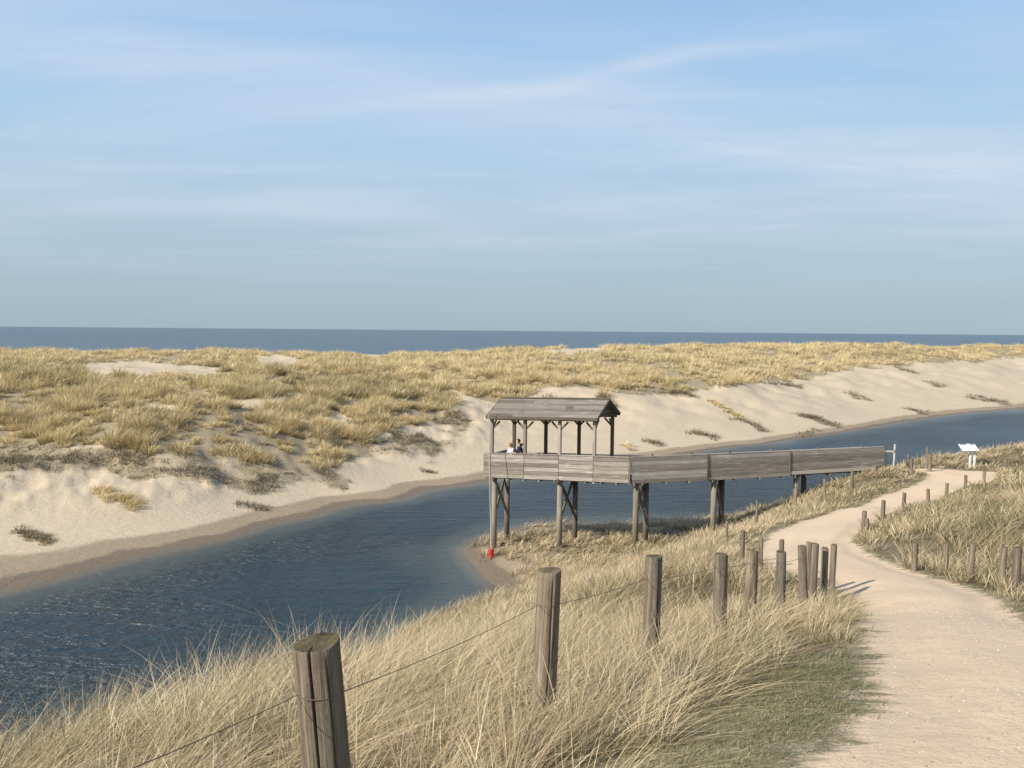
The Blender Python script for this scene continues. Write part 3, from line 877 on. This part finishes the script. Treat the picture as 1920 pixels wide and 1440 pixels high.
def rail_panel(A, B, n_, out, nb=6, H_=FAS, name='railing_panel', top=.0, cap=True):
    """boarded parapet bay from A to B (points on the rail top line)"""
    wm = WM(); bh = (H_ - .06) / nb
    for i in range(nb):
        z = -.06 - bh * (i + .5) - top
        j1, j2 = random.uniform(-.004, .004), random.uniform(-.004, .004)
        wm.beam(A + up3 * (z + j1) - n_ * out, B + up3 * (z + j2) - n_ * out, .032, bh - .012)
    o = P_(wm, name, M_WOOD)
    if cap:
        wc = WM().beam(A - up3 * (.02 + top) - n_ * (out - .05), B - up3 * (.02 + top) - n_ * (out - .05), .15, .045)
        child_build(wc, 'cap_rail', M_WOOD, o, plat)
    return o


bays = [907, 921, 983, 1048, 1113, 1180]
for p0, p1 in zip(bays[:-1], bays[1:]):
    rail_panel(rail_top(p0 + .3), rail_top(p1 - .3), nP, .03)
wb = [1184, 1326, 1480, 1658]
for i, (p0, p1) in enumerate(zip(wb[:-1], wb[1:])):
    A, B = rail_top(p0 + .4), rail_top(p1 - .4)
    if i < 2: rail_panel(A, B, nW, .03, 7, FAS + .03)
    else: rail_panel(A, B, nW, .03, 5, 1.05)
# the pale new board at the foot of the last bay
wm = WM(); A, B = rail_top(1481), rail_top(1642)
wm.beam(A - up3 * 1.15 - nW * .05, B - up3 * 1.13 - nW * .05, .04, .17, rnd=.98)
tag(P_(wm, 'kick_board', M_ROPE), 'pale new kick board')
# far side parapets, lower
A, B = F0 + nP * PW, F1 + nP * PW
for i in range(4):
    rail_panel(A.lerp(B, i / 4 + .003), A.lerp(B, (i + 1) / 4 - .003), nP, -.03, 5, .95, top=.30)
rail_panel(F0 + nP * .08, F0 + nP * (PW - .08), un, .02, 5, 1.1, top=.14)
for p0, p1 in zip(wb[:-1], wb[1:]):
    rail_panel(rail_top(p0) + nW * WW, rail_top(p1 - .4) + nW * WW, nW, -.03, 6, .98, top=.27)
# rail posts
for px in [1182, 1326, 1480, 1660]:
    q = rail_top(px); n_ = nP if px < 1183 else nW
    wm = WM().beam(q - up3 * (FAS + .06) - n_ * .085, q + up3 * (.02) - n_ * .065, .055, .05, up_=n_)
    P_(wm, 'rail_post', M_BEAM)
for px in [907, 951, 1018, 1081, 1150]:
    q = rail_top(px); n_ = nP
    wm = WM().beam(q + n_ * (PW - .08) - up3 * 1.2, q + n_ * (PW - .08) - up3 * .32, .09, .09, up_=n_)
    P_(wm, 'rail_post', M_BEAM)
for px in [1250, 1326, 1400, 1480, 1570, 1655]:
    q = rail_top(px)
    wm = WM().beam(q + nW * (WW - .08) - up3 * 1.2, q + nW * (WW - .08) - up3 * .15, .09, .09, up_=nW)
    P_(wm, 'rail_post', M_BEAM)
# bearers and joist ends under the deck
for n_, pts_, Wd in ((nP, [907, 1180], PW), (nW, [1186, 1326, 1480, 1655], WW)):
    for p0, p1 in zip(pts_[:-1], pts_[1:]):
        for off in (.12, Wd / 2, Wd - .12):
            A, B = rail_top(p0) + n_ * off - up3 * (DECK + .13), rail_top(p1) + n_ * off - up3 * (DECK + .13)
            P_(WM().beam(A, B, .1, .2), 'bearer', M_BEAM)
for i, px in enumerate(list(range(925, 1180, 29)) + list(range(1205, 1650, 44))):
    q = rail_top(px); n_, Wd = (nP, PW) if px < 1182 else (nW, WW)
    P_(WM().beam(q - n_ * .10 - up3 * (DECK + .255), q + n_ * (Wd + .05) - up3 * (DECK + .255), .09, .09), 'joist', M_PILE)

# roof posts with braces
EAVE = 1.74                              # eaves above the rail top
rp = [921, 983, 1048, 1113]
rpts = [rail_top(p) for p in rp]


def knee(part, q, dirv, zt):
    wm = WM().beam(q + up3 * (zt - .50), q + dirv * .42 + up3 * (zt - .06), .07, .09)
    child_build(wm, 'brace', M_BEAM, part, plat)


for i, q in enumerate(rpts):
    for side in (0, 1):
        c = q + nP * (.075 if side == 0 else PW - .1)
        c.z = q.z
        zt = EAVE - .06
        wm = WM().beam(c - up3 * (FAS + .1 if side == 0 else 1.2), c + up3 * zt, .15, .15, up_=nP)
        po = P_(wm, 'roof_post', M_WOOD if side == 0 else M_BEAM)  # rear posts take the darker timber: their shade is put into the colour
        if i > 0: knee(po, c, -un, zt)
        if i < 3: knee(po, c, un, zt)
        if i in (0, 3): knee(po, c, nP if side == 0 else -nP, zt)
# plates
A, B = rpts[0] - un * .13, rpts[-1] + un * .22
A.z = rpts[0].z; B.z = rpts[-1].z
for off in (.075, PW - .1):
    P_(WM().beam(A + nP * off + up3 * EAVE, B + nP * off + up3 * EAVE, .13, .14), 'wall_plate', M_BEAM)
for q in rpts:
    P_(WM().beam(q - nP * .12 + up3 * (EAVE + .125), q + nP * (PW + .02) + up3 * (EAVE + .125), .1, .1), 'tie_beam', M_BEAM)
# roof: two slopes of lapped boards
mid = (PW - .025) / 2
rise = .80; ovh = .26
half = mid + ovh
RA, RB = A - un * .02, B + un * .04
roof = None
for sgn in (-1, 1):
    wm = WM(); nbd = 7
    e0 = nP * (mid + sgn * half) + up3 * (EAVE + .13); r1_ = nP * mid + up3 * (EAVE + .13 + rise)
    sl = (r1_ - e0); nrm_ = un.cross(sl).normalized()
    if nrm_.z < 0: nrm_ = -nrm_
    for i in range(nbd):
        c0 = e0.lerp(r1_, i / nbd); c1 = e0.lerp(r1_, (i + 1) / nbd + .03)
        c = (c0 + c1) / 2 + nrm_ * (.012 * (i % 2))
        cuts = [0] + sorted(random.uniform(.2, .8) for _ in range(2)) + [1]
        for a_, b_ in zip(cuts[:-1], cuts[1:]):
            p0, p1 = RA.lerp(RB, a_) + c, RA.lerp(RB, b_) + c
            wm.beam(p0, p1 - un * .004, (c1 - c0).length, .028, up_=nrm_)
    o = P_(wm, 'roof_slope', M_ROOF, bevel=.004)
    # fascia along the eave
    child_build(WM().beam(RA + e0 - up3 * .07, RB + e0 - up3 * .07, .03, .13), 'eaves_board', M_BEAM, o, plat)
    for end in (RA - un * .018, RB + un * .018):
        child_build(WM().beam(end + e0 - up3 * .05, end + r1_ - up3 * .05, .03, .14), 'barge_board', M_BEAM, o, plat)
P_(WM().beam(RA + nP * mid + up3 * (EAVE + .17 + rise), RB + nP * mid + up3 * (EAVE + .17 + rise), .16, .05), 'ridge_cap', M_ROOF)
for q in (rpts[0], rpts[-1]):            # boarded gable tops
    wm = WM()
    for k in range(4):
        hz = EAVE + .26 + k * .14; hw = half * (1 - (k * .14 + .2) / rise) - .1
        if hw > .1: wm.beam(q + nP * (mid - hw) + up3 * hz, q + nP * (mid + hw) + up3 * hz, .03, .13)
    P_(wm, 'gable_boards', M_BEAM)

# stilts, in pairs with a crossed brace
for (pf, pb) in [(927, 951), (1050, 1079), (1193, 1212), (1339, 1354), (1493, 1507)]:
    n_ = nP if pf < 1185 else nW
    Df = front_D(pf) + .22; Db = Df + (1.75 if pf < 1185 else 1.2)
    fx_ = float(ray(pf, 900)[0]) * Df; bx_ = float(ray(pb, 900)[0]) * Db
    ztop = rail_top(pf).z - (DECK + .30)
    tops = [Vector((fx_, Df, ztop)), Vector((bx_, Db, ztop))]
    parts_ = []
    for k, tp in enumerate(tops):
        zb = float(H(np.array([tp.x]), np.array([tp.y]))[0]) - .5
        parts_.append(P_(WM().pole(Vector((tp.x, tp.y, zb)), tp, 1.15 * .125, .135, 14, rnd=random.uniform(.3, .9)), 'stilt', M_PILE if k == 0 else M_BEAM, bevel=0, smooth=True))  # darker timber on the rear stilt paints in the shade under the deck
    dv = (tops[1] - tops[0]).normalized()
    P_(WM().beam(tops[0] - dv * .35 - up3 * -.06, tops[1] + dv * .35 + up3 * .06, .14, .2), 'cap_beam', M_BEAM)
    Hs = min(2.4, ztop - float(H(np.array([fx_]), np.array([Df]))[0]) - .2)
    sdv = dv.cross(up3) * .13
    if pf < 1400:
        child_build(WM().beam(tops[0] - up3 * Hs - sdv, tops[1] - up3 * .2 - sdv, .06, .19), 'cross_brace', M_PILE, parts_[0], plat)
        child_build(WM().beam(tops[0] - up3 * .25 + sdv, tops[1] - up3 * Hs + sdv, .06, .19), 'cross_brace', M_BEAM, parts_[1], plat)

# rope with a red float at the left corner; dull red canister by the rear stilt
c = rail_top(919) - nP * .32
c.y = 38.75
ropeE = empty('float_line', tuple(float(q) for q in P(921, 1052, c.y)), 'pale line hanging from the platform corner with a bright red float at its foot', 'float line')
pb = P(921, 1030, c.y)
WM().pole(VV(pb), tuple(float(q) for q in P(915, 757, 39.6)), .022, .016, 8).build('line', M_ROPE, ropeE, bevel=0)
wm = WM(); q = VV(P(921, 1052, c.y)); q2 = VV(P(921, 1029, c.y))
for t0, t1, ra, rb in ((0, .06, .12, .135), (.06, .93, .135, .135), (.93, 1, .135, .10)):
    wm.pole(q.lerp(q2, t0), q.lerp(q2, t1), ra, rb, 16, .5)
wm.build('float', M_RED, ropeE, bevel=0, smooth=False)
q = VV(P(943, 1034, c.y + 2.0)); q2 = VV(P(943, 1017, c.y + 2.0))
wm = WM()
for t0, t1, ra, rb in ((0, .1, .08, .12), (.1, .85, .12, .12), (.85, 1, .12, .06)):
    wm.pole(q.lerp(q2, t0), q.lerp(q2, t1), ra, rb, 14, .5)
tag(wm.build('red_float', M_DULLRED, None, bevel=0, at=tuple(q)), 'dark red float shaded beside the rear corner stilt of the platform', 'float')

# pale marker post with a cross bar at the landward end of the walkway
gp = empty('gate_post', tuple(P(1676, 905, 41.2)), 'pale thin gate post with a short arm beside the walkway end', 'post')
b = VV(P(1674, 907, 41.2)); t_ = VV(P(1678, 833, 41.2))
WM().pole(b - up3 * .3, t_, .055, .05, 10).build('post', M_METAL, gp, bevel=0, smooth=True)
a = VV(P(1678, 846.5, 41.15)); b2 = VV(P(1661, 846, 41.6))
WM().beam(a, b2, .04, .08).build('arm', M_METAL, gp)
WM().beam(VV(P(1681, 846, 41.1)), VV(P(1677, 846, 41.1)), .1, .13).build('bracket', M_WIRE, gp)

# information board
def ground_at(px, D):
    x = float(ray(px, 870)[0]) * D
    return Vector((x, D, float(H(np.array([x]), np.array([D]))[0])))


g = ground_at(1822, 43.0)
sgn_ = empty('information_board', tuple(g), 'white sloping information board on two white legs beyond the path bend', 'information board')
zb = float(P(1820, 846, 43)[2]); ztp = float(P(1820, 833, 43)[2])
for dx in (-.10, .14):
    WM().beam((g.x + dx, g.y, g.z - .3), (g.x + dx, g.y, zb + .1), .09, .09, up_=(0, 1, 0)).build('leg', M_WHITE, sgn_)
cx = float(P(1816, 840, 43)[0])
slope = Vector((0, .62, .38)).normalized()
wm = WM()
wm.beam((cx - .44, 43 + .0, (zb + ztp) / 2), (cx + .44, 43.0, (zb + ztp) / 2 + .02), .56, .05, up_=Vector((0, -.62, .9)))
pn = wm.build('panel', M_WHITE, sgn_)
pc = Vector((cx, 43.0, (zb + ztp) / 2 + .01)); nn = Vector((0, -.62, .9)).normalized(); dn = Vector((0, .9, .62)).normalized()
for (ux, wx, uv, wv_) in [(-.22, .36, .22, .09), (.28, .24, .22, .09), (.26, .09, -.14, .07), (-.05, .07, -.12, .05)]:
    cc = pc + Vector((1, 0, .017)) * ux + dn * uv + nn * .03
    child_build(WM().beam(cc - Vector((wx / 2, 0, 0)), cc + Vector((wx / 2, 0, 0)), wv_, .008, up_=nn), 'print', M_SIGN, pn, sgn_, bevel=0)


# ------------------------------------------------------------------ fence posts
def post_mesh(wmname, base, top, r, seed, hi=False, crack=None, parent=None, at=None):
    """round weathered post: fluted, checked with drying cracks, slightly uneven top"""
    rs = np.random.default_rng(seed)
    base, top = np.array(base, float), np.array(top, float)
    ax = top - base; L = np.linalg.norm(ax); ax /= L
    s1 = np.cross(ax, [0, 1, 0]); s1 /= np.linalg.norm(s1); s2 = np.cross(ax, s1)
    nt, nz = (260, 90) if hi == 2 else (144, 60) if hi else (32, 14)
    th = np.linspace(0, 2 * np.pi, nt, endpoint=False); zz = np.linspace(0, 1, nz); zz[-2] = 1 - .006 / L; zz[-3] = min(zz[-3], 1 - .012 / L)
    TH, ZZ = np.meshgrid(th, zz, indexing='ij')
    rr = np.ones_like(TH) * r
    rr *= 1 + .03 * np.sin(TH * 2 + seed) + .02 * np.sin(TH * 3 + 1.3 * seed) + .02 * (vnoise(ZZ * 3 + seed, TH * .5, seed))
    rr *= 1.05 - .05 * ZZ
    for k, a in ((9, .006), (23, .005)):
        rr += r * a * 2 * (vnoise(TH * k / 2 / np.pi * 2.0 + .6 * np.sin(ZZ * 5), ZZ * 2.5, seed + k) - .5) * 3
    cr = list(crack or [])
    for _ in range(3 if hi else 2): cr.append((rs.uniform(0, 2 * np.pi), rs.uniform(.012, .03), rs.uniform(.1, .25), rs.uniform(.0, .6), 1.0))
    for (c0, wdt, dep, z0, z1) in cr:
        ctr = c0 + .10 * (vnoise(ZZ * 4 + c0 * 9, ZZ * 0 + 3, seed + 5) - .5) * 2 + .05 * (ZZ - 1)
        dd = np.abs((TH - ctr + np.pi) % (2 * np.pi) - np.pi)
        fade = sstep(ZZ, z0, z0 + .1) * (1 - sstep(ZZ, z1 + .01, z1 + .1))
        rr -= r * dep * fade * np.exp(-(dd / wdt) ** 2)
    rr *= np.where(ZZ > .99999, .955, 1.0)
    zt_ = L * ZZ + sstep(ZZ, .9, 1) * (.006 * np.cos(TH + seed) - .003 * rs.uniform(0, 1, (nt, 1)))
    p = base + s1 * (rr * np.cos(TH))[..., None] + s2 * (rr * np.sin(TH))[..., None] + ax * zt_[..., None]
    gc = np.stack([rr * np.cos(TH), rr * np.sin(TH), zt_], -1)
    tp = sstep(ZZ, .93, 1) * .35
    vs = [p.reshape(-1, 3)]; gs = [gc.reshape(-1, 3)]; ts = [tp.ravel()]
    ids = np.arange(nt * nz).reshape(nt, nz); nx = np.roll(ids, -1, 0)
    fq = [np.stack([ids[:, :-1], nx[:, :-1], nx[:, 1:], ids[:, 1:]], -1).reshape(-1, 4)]
    # top: rings running in to the centre
    prev = ids[:, -1]; cnt = nt * nz
    for f in (.92, .8, .65, .5, .35, .18):
        rf = rr[:, -1] * f
        rf = rf * sstep(f, .3, 1) + r * .97 * f * (1 - sstep(f, .3, 1))
        kz = sstep(f, .3, 1); zz_ = zt_[:, -1] * kz + zt_[:, -1].mean() * (1 - kz) + .006 * (vnoise(np.cos(th) * f * 4 + seed, np.sin(th) * f * 4, seed) - .5) * (1 - f) * 3
        q_ = base + s1 * (rf * np.cos(th))[:, None] + s2 * (rf * np.sin(th))[:, None] + ax * zz_[:, None]
        vs.append(q_); gs.append(np.stack([rf * np.cos(th), rf * np.sin(th), zz_], -1)); ts.append(np.ones(nt))
        cur = np.arange(cnt, cnt + nt); cnt += nt
        fq.append(np.stack([prev, np.roll(prev, -1), np.roll(cur, -1), cur], -1)); prev = cur
    vs.append((base + ax * (zt_[:, -1].mean() + .003))[None]); gs.append(np.zeros((1, 3))); ts.append(np.ones(1))
    ft = np.stack([prev, np.roll(prev, -1), np.full(nt, cnt)], -1)
    Vv = np.concatenate(vs)
    o0 = np.array(at) if at is not None else base
    o = np_mesh(wmname, Vv - o0, [np.concatenate(fq), ft], {'gc': np.concatenate(gs), 'top': np.concatenate(ts), 'rnd': np.full(len(Vv), rs.uniform(0, .8))}, M_POST, True, parent)
    sm = np.ones(len(o.data.polygons), bool); sm[len(fq[0]):] = False
    o.data.polygons.foreach_set('use_smooth', sm)
    if parent is None: o.location = tuple(o0)
    return o


def post_at(px, py, D, r, lean=0.0, seed=1, hi=False, crack=None, parent=None, at=None, name='post', extra=.25, leany=0.0):
    t_ = P(px, py, D)
    hgt = t_[2] - float(H(np.array([t_[0]]), np.array([t_[1]]))[0]) + extra
    b_ = t_ - np.array([lean * hgt, leany * hgt, hgt])
    return post_mesh(name, b_, t_, r, seed, hi, crack, parent, at), t_


fence_px = [(593, 1203, 2.38, .070, -.075, 2), (1031, 1068, 4.7, .070, .035, True), (1226, 1042, 6.4, .069, .015, True), (1352, 1038, 8.1, .069, -.005, True),
            (1411, 1031, 9.2, .066, .01, False), (1465, 1034, 10.1, .060, -.01, False), (1504, 1024, 10.9, .056, -.06, False)]
fb = P(593, 1400, 2.38)
fence = empty('wire_fence', tuple(fb), 'single wire fence of round weathered posts running away through tall grass left of the path', 'fence')
tops_ = []
labs = ['cracked post with mossy flat top', None, 'post split along its right side', 'pale post in tall grass', None, 'reddish brown post', None]
for i, (px, py, D, r, ln, hi) in enumerate(fence_px):
    cr = None
    if i == 0: cr = [(1.52, .036, .85, 0, 1.1), (.95, .03, .3, 0, .6), (2.2, .02, .15, .2, .9)]
    if i == 2: cr = [(2.15, .06, .6, .3, 1.1)]
    if i == 1: cr = [(1.75, .07, .14, 0, .9)]
    o, tp = post_at(px, py, D, r, ln, 40 + i, hi, cr, fence, np.array(fb), 'post')
    if labs[i]: o['label'] = labs[i]
    tops_.append(tp)
# the wire, drooping between the posts and lying against the near face of each
wire_y = [1312, 1137, 1087, 1066, 1057, 1056, 1047]
path_pts = []
last = VV(P(250, 1440, 1.8))
for (px, py, D, r, ln, hi), wy in zip(fence_px, wire_y):
    tp = P(px, py, D); wz = float(P(px, wy, D - r)[2]); cx_ = tp[0] - ln * (tp[2] - wz)
    arc = [Vector((cx_ - math.cos(a_) * r * 1.05, D - math.sin(a_) * r * 1.05, wz)) for a_ in np.linspace(R(35), R(165), 9)]
    for k in range(14):
        t = k / 14; q = last.lerp(arc[0], t); q.z -= .022 * 4 * t * (1 - t) * min(1, (arc[0] - last).length / 3); path_pts.append(q)
    path_pts += arc; last = arc[-1]
cu_ = bpy.data.curves.new('wire', 'CURVE'); cu_.dimensions = '3D'; cu_.bevel_depth = .0016; cu_.bevel_resolution = 1
sp = cu_.splines.new('POLY'); sp.points.add(len(path_pts) - 1)
for i, q in enumerate(path_pts):
    sp.points[i].co = (*(q - Vector(fb)), 1); sp.points[i].radius = 1.0 + .12 * max(0, q.y - 3)
cu_.materials.append(M_WIRE)
tmp = bpy.data.objects.new('wire', cu_); COL.objects.link(tmp)
dg = bpy.context.evaluated_depsgraph_get()
me = bpy.data.meshes.new_from_object(tmp.evaluated_get(dg)); bpy.data.objects.remove(tmp)
link(bpy.data.objects.new('wire', me), fence)

G1 = 'posts clustered at the bend of the path'
G2 = 'posts along the outer side of the far path'
G3 = 'posts along the inner side of the far path'
G4 = 'low posts on the grassy mound right of the path'
single = [  # px, py_top, D, r, lean, label, group
    (1517, 1016, 12.0, .042, .0, 'slim post seen just behind the nearest post of the path bend cluster', G1),
    (1529, 1019, 11.3, .050, .02, 'thick grey post standing second from the left in the path bend cluster', G1),
    (1547, 1027, 11.5, .048, .0, 'shortest grey post of the cluster at the path bend', G1),
    (1564, 1021, 12.0, .043, .02, 'narrow post closest to the sandy path in the bend cluster', G1),
    (1466, 1012, 13.2, .040, .0, 'slim post on the path rising directly behind the reddish brown fence post', G2),
    (1427, 1008, 14.5, .040, .0, 'reddish slim post at the path edge beside the near fence', G2),
    (1393, 994, 15.5, .046, .0, 'pale slim post above the fence post tops below the path', G2),
    (1363, 977, 19.5, .036, .0, 'thin dark post in grass beside the fourth stilt pair of the walkway', G2),
    (1420, 938, 29, .045, .01, 'very thin leaning post in the grass below the walkway middle', G2),
    (1493, 914, 34, .055, .0, 'post in tall grass under the fifth pair of walkway stilts', G2),
    (1546, 898, 35.5, .060, -.03, 'leaning post in dense grass under the last walkway bay', G2),
    (1598, 884, 37.5, .075, .0, 'stout post in front of the last walkway bay', G2),
    (1642, 877, 40, .085, .0, 'squat dark post in front of the walkway entrance', G2),
    (1703, 852, 41.8, .065, .0, 'thin taller post of the pair beyond the pale gate post', G2),
    (1709, 860, 40.2, .090, .0, 'stout shorter post of the pair beyond the pale gate post', G2),
    (1739, 838, 42.5, .055, .0, 'tallest thin post at the far end of the path', G2),
    (1744, 852, 41.0, .085, .0, 'stout dark post where the path widens at the far end', G2),
    (1621, 958, 22.0, .062, .02, 'first tall post of the inner row where the path squeezes through', G3),
    (1626, 972, 21.2, .052, .0, 'shorter post leaning against the first tall post of the inner row', G3),
    (1657, 938, 24.3, .062, .02, 'second post of the inner row, upright against the pale path', G3),
    (1696, 924, 27.0, .060, .03, 'third post of the inner row, dark and slightly leaning', G3),
    (1740, 917, 29.2, .060, -.05, 'short crooked post in the middle of the inner row', G3),
    (1776, 906, 31.5, .062, .03, 'thick dark topped post of the inner row right of the crooked one', G3),
    (1811, 891, 34.0, .060, .0, 'post of the inner row standing before the widest bare path', G3),
    (1846, 883, 37.0, .060, .02, 'farthest post of the inner row near the information board', G3),
    (1716, 1018, 14.3, .050, .0, 'grey post at the mound foot nearest the inner bend of the path', G4),
    (1775, 1020, 13.6, .040, .0, 'faint thin post half hidden in grass on the mound', G4),
    (1824, 1019, 12.6, .045, .03, 'post with pale top in the middle of the mound row', G4),
    (1883, 1026, 12.2, .048, .04, 'leaning post beside the last post at the right edge', G4),
    (1908, 1026, 11.2, .052, .0, 'dark capped post nearest the right edge of the photo', G4),
]
for i, (px, py, D, r, ln, lab, grp) in enumerate(single):
    o, _ = post_at(px, py, D, r, ln, 100 + i, False, None, None, None, 'fence_post')
    tag(o, lab, 'post', grp)

# thin wires of the two rows behind
# ------------------------------------------------------------------ two visitors at the rail
def skin_body(name, joints, edges, mat, parent, at, sub=2):
    me = bpy.data.meshes.new(name)
    me.from_pydata([tuple(Vector(j[0]) ) for j in joints], edges, [])
    o = bpy.data.objects.new(name, me); COL.objects.link(o)
    sk = o.modifiers.new('skin', 'SKIN')
    for i, j in enumerate(joints):
        me.skin_vertices[0].data[i].radius = (j[1], j[2] if len(j) > 2 else j[1])
    me.skin_vertices[0].data[0].use_root = True
    sb = o.modifiers.new('sub', 'SUBSURF'); sb.levels = sub; sb.render_levels = sub
    dg = bpy.context.evaluated_depsgraph_get(); dg.update()
    m2 = bpy.data.meshes.new_from_object(o.evaluated_get(dg))
    bpy.data.objects.remove(o)
    m2.materials.append(mat); m2.polygons.foreach_set('use_smooth', [True] * len(m2.polygons))
    q = bpy.data.objects.new(name, m2)
    link(q, parent)
    return q


def ellipsoid(name, c, r, mat, parent, rot=(0, 0, 0), cut=None, mod=None):
    bm = bmesh.new(); bmesh.ops.create_uvsphere(bm, u_segments=24, v_segments=16, radius=1)
    for v_ in bm.verts:
        if mod: mod(v_.co)
    if cut:
        dl = [v_ for v_ in bm.verts if cut(v_.co)]; bmesh.ops.delete(bm, geom=dl, context='VERTS')
    mtx = Matrix.Translation(c) @ Matrix.Rotation(rot[2], 4, 'Z') @ Matrix.Rotation(rot[1], 4, 'Y') @ Matrix.Rotation(rot[0], 4, 'X') @ Matrix.Diagonal((*r, 1))
    bmesh.ops.transform(bm, matrix=mtx, verts=bm.verts)
    me = bpy.data.meshes.new(name); bm.to_mesh(me); bm.free(); me.materials.append(mat)
    me.polygons.foreach_set('use_smooth', [True] * len(me.polygons))
    return link(bpy.data.objects.new(name, me), parent)


def person(px, depth_off, hgt, face, coat, trousers, hair, label, longhair=False, hood=False):
    q = rail_top(px) + nP * depth_off
    base_ = Vector((q.x, q.y, q.z - DECK + .025)); s = hgt / 1.75
    root = empty('person', tuple(base_), label, 'person')
    root.rotation_euler.z = face                        # local +x is where the person faces
    J = lambda x, y, z: (x * s, y * s, z * s)
    # body, one surface: pelvis, spine, neck, head, legs, arms and hands
    jt = [(J(0, 0, .95), .15 * s, .11 * s), (J(.02, 0, 1.15), .13 * s, .10 * s), (J(.06, 0, 1.38), .17 * s, .10 * s), (J(.09, 0, 1.47), .055 * s), (J(.12, 0, 1.55), .055 * s), (J(.14, 0, 1.62), .088 * s), (J(.15, 0, 1.69), .075 * s),
          (J(0, .09, .90), .09 * s), (J(.02, .10, .50), .06 * s), (J(0, .10, .09), .042 * s), (J(.14, .11, .04), .035 * s),
          (J(0, -.09, .90), .09 * s), (J(.02, -.10, .50), .06 * s), (J(0, -.10, .09), .042 * s), (J(.14, -.11, .04), .035 * s),
          (J(.06, .19, 1.38), .06 * s), (J(.10, .25, 1.13), .045 * s), (J(.32, .18, 1.08), .035 * s), (J(.40, .17, 1.08), .028 * s),
          (J(.06, -.19, 1.38), .06 * s), (J(.10, -.25, 1.13), .045 * s), (J(.32, -.18, 1.08), .035 * s), (J(.40, -.17, 1.08), .028 * s)]
    eg = [(0, 1), (1, 2), (2, 3), (3, 4), (4, 5), (5, 6), (0, 7), (7, 8), (8, 9), (9, 10), (0, 11), (11, 12), (12, 13), (13, 14), (2, 15), (15, 16), (16, 17), (17, 18), (2, 19), (19, 20), (20, 21), (21, 22)]
    for si, k in ((1, 18), (-1, 22)):                    # five fingers on each hand
        for f, (dx, dy, dz) in enumerate([(.09, -.03, 0), (.10, -.01, 0), (.095, .01, 0), (.08, .03, 0), (.03, -.05 * si, .01)]):
            a0 = jt[k][0]; jt.append(((a0[0] + dx * s, a0[1] + dy * s, a0[2] + (dz - .02) * s), .008 * s)); eg.append((k, len(jt) - 1))
    skin_body('body', jt, eg, M_SKIN, root, None)
    # face: nose and ears belong to the head; eyes small and dark
    ellipsoid('nose', Vector(J(.245, 0, 1.62)), (.018 * s, .012 * s, .022 * s), M_SKIN, root)
    # coat: looser skin over torso and arms
    cj = [(J(.0, 0, .82), .17 * s, .14 * s), (J(.0, 0, 1.0), .165 * s, .135 * s), (J(.02, 0, 1.18), .16 * s, .13 * s), (J(.06, 0, 1.38), .19 * s, .125 * s), (J(.09, 0, 1.47), .085 * s),
          (J(.06, .20, 1.38), .085 * s), (J(.10, .27, 1.13), .068 * s), (J(.30, .19, 1.08), .052 * s), (J(.06, -.20, 1.38), .085 * s), (J(.10, -.27, 1.13), .068 * s), (J(.30, -.19, 1.08), .052 * s)]
    skin_body('coat', cj, [(0, 1), (1, 2), (2, 3), (3, 4), (3, 5), (5, 6), (6, 7), (3, 8), (8, 9), (9, 10)], coat, root, None)
    tj = [(J(0, 0, .93), .16 * s, .13 * s), (J(0, .09, .88), .10 * s), (J(.02, .10, .50), .075 * s), (J(0, .10, .12), .06 * s), (J(0, -.09, .88), .10 * s), (J(.02, -.10, .50), .075 * s), (J(0, -.10, .12), .06 * s)]
    skin_body('trousers', tj, [(0, 1), (1, 2), (2, 3), (0, 4), (4, 5), (5, 6)], trousers, root, None)
    ellipsoid('hair', Vector(J(.125, 0, 1.665)), (.118 * s, .105 * s, .112 * s), hair, root, cut=lambda c: c.x > .35 and c.z < .45 or c.z < -.75)
    if longhair: ellipsoid('long_hair', Vector(J(.04, 0, 1.53)), (.075 * s, .095 * s, .17 * s), hair, root)
    if hood: ellipsoid('hood', Vector(J(-.01, 0, 1.47)), (.12 * s, .15 * s, .075 * s), coat, root)
    return root


person(968, .48, 1.72, R(188), M_NAVY, M_JEAN, M_HAIR, 'person with dark hair in navy hooded coat leaning over the platform rail', False, True)
person(949, .62, 1.5, R(215), M_PALE, M_JEAN, M_BLOND, 'person with fair hair in pale coat beside the roofed platform\'s rear post', True)

# shell grit on the near path
n = 5200
a = rng.uniform(R(2), R(44), n); r = np.sqrt(rng.uniform(2.4 ** 2, 11 ** 2, n))
x, y = np.sin(a) * r, np.cos(a) * r
ok = path_sd(x, y) > .03
x, y = x[ok], y[ok]; m = len(x); z = H(x, y)
sz = rng.uniform(.002, .0065, m) * (1 + .07 * np.hypot(x, y))
th = rng.uniform(0, 2 * np.pi, m)
vs = []
for k in range(4):
    an = th + k * np.pi / 2
    vs.append(np.stack([x + np.cos(an) * sz, y + np.sin(an) * sz * rng.uniform(.5, 1, m), z + .001], -1))
vs.append(np.stack([x, y, z + sz * .6], -1))
Vv = np.stack(vs, 1).reshape(-1, 3); b0 = (np.arange(m) * 5)[:, None]
ft = np.concatenate([b0 + np.array([[k, (k + 1) % 4, 4]]) for k in range(4)])
mg, ng_ = new_mat('shell_grit'); rc = ng_.ramp(ng_.attr('rnd'), [(0, (.22, .17, .12)), (.4, (.48, .38, .28)), (.8, (.66, .54, .42)), (1, (.80, .72, .62))]); finish(mg, ng_, rc, .7)
tag(np_mesh('gravel', Vv, [ft], {'rnd': np.repeat(rng.uniform(0, 1, m), 5)}, mg, False), 'crushed shells and grit scattered on the pale path', kind='stuff')
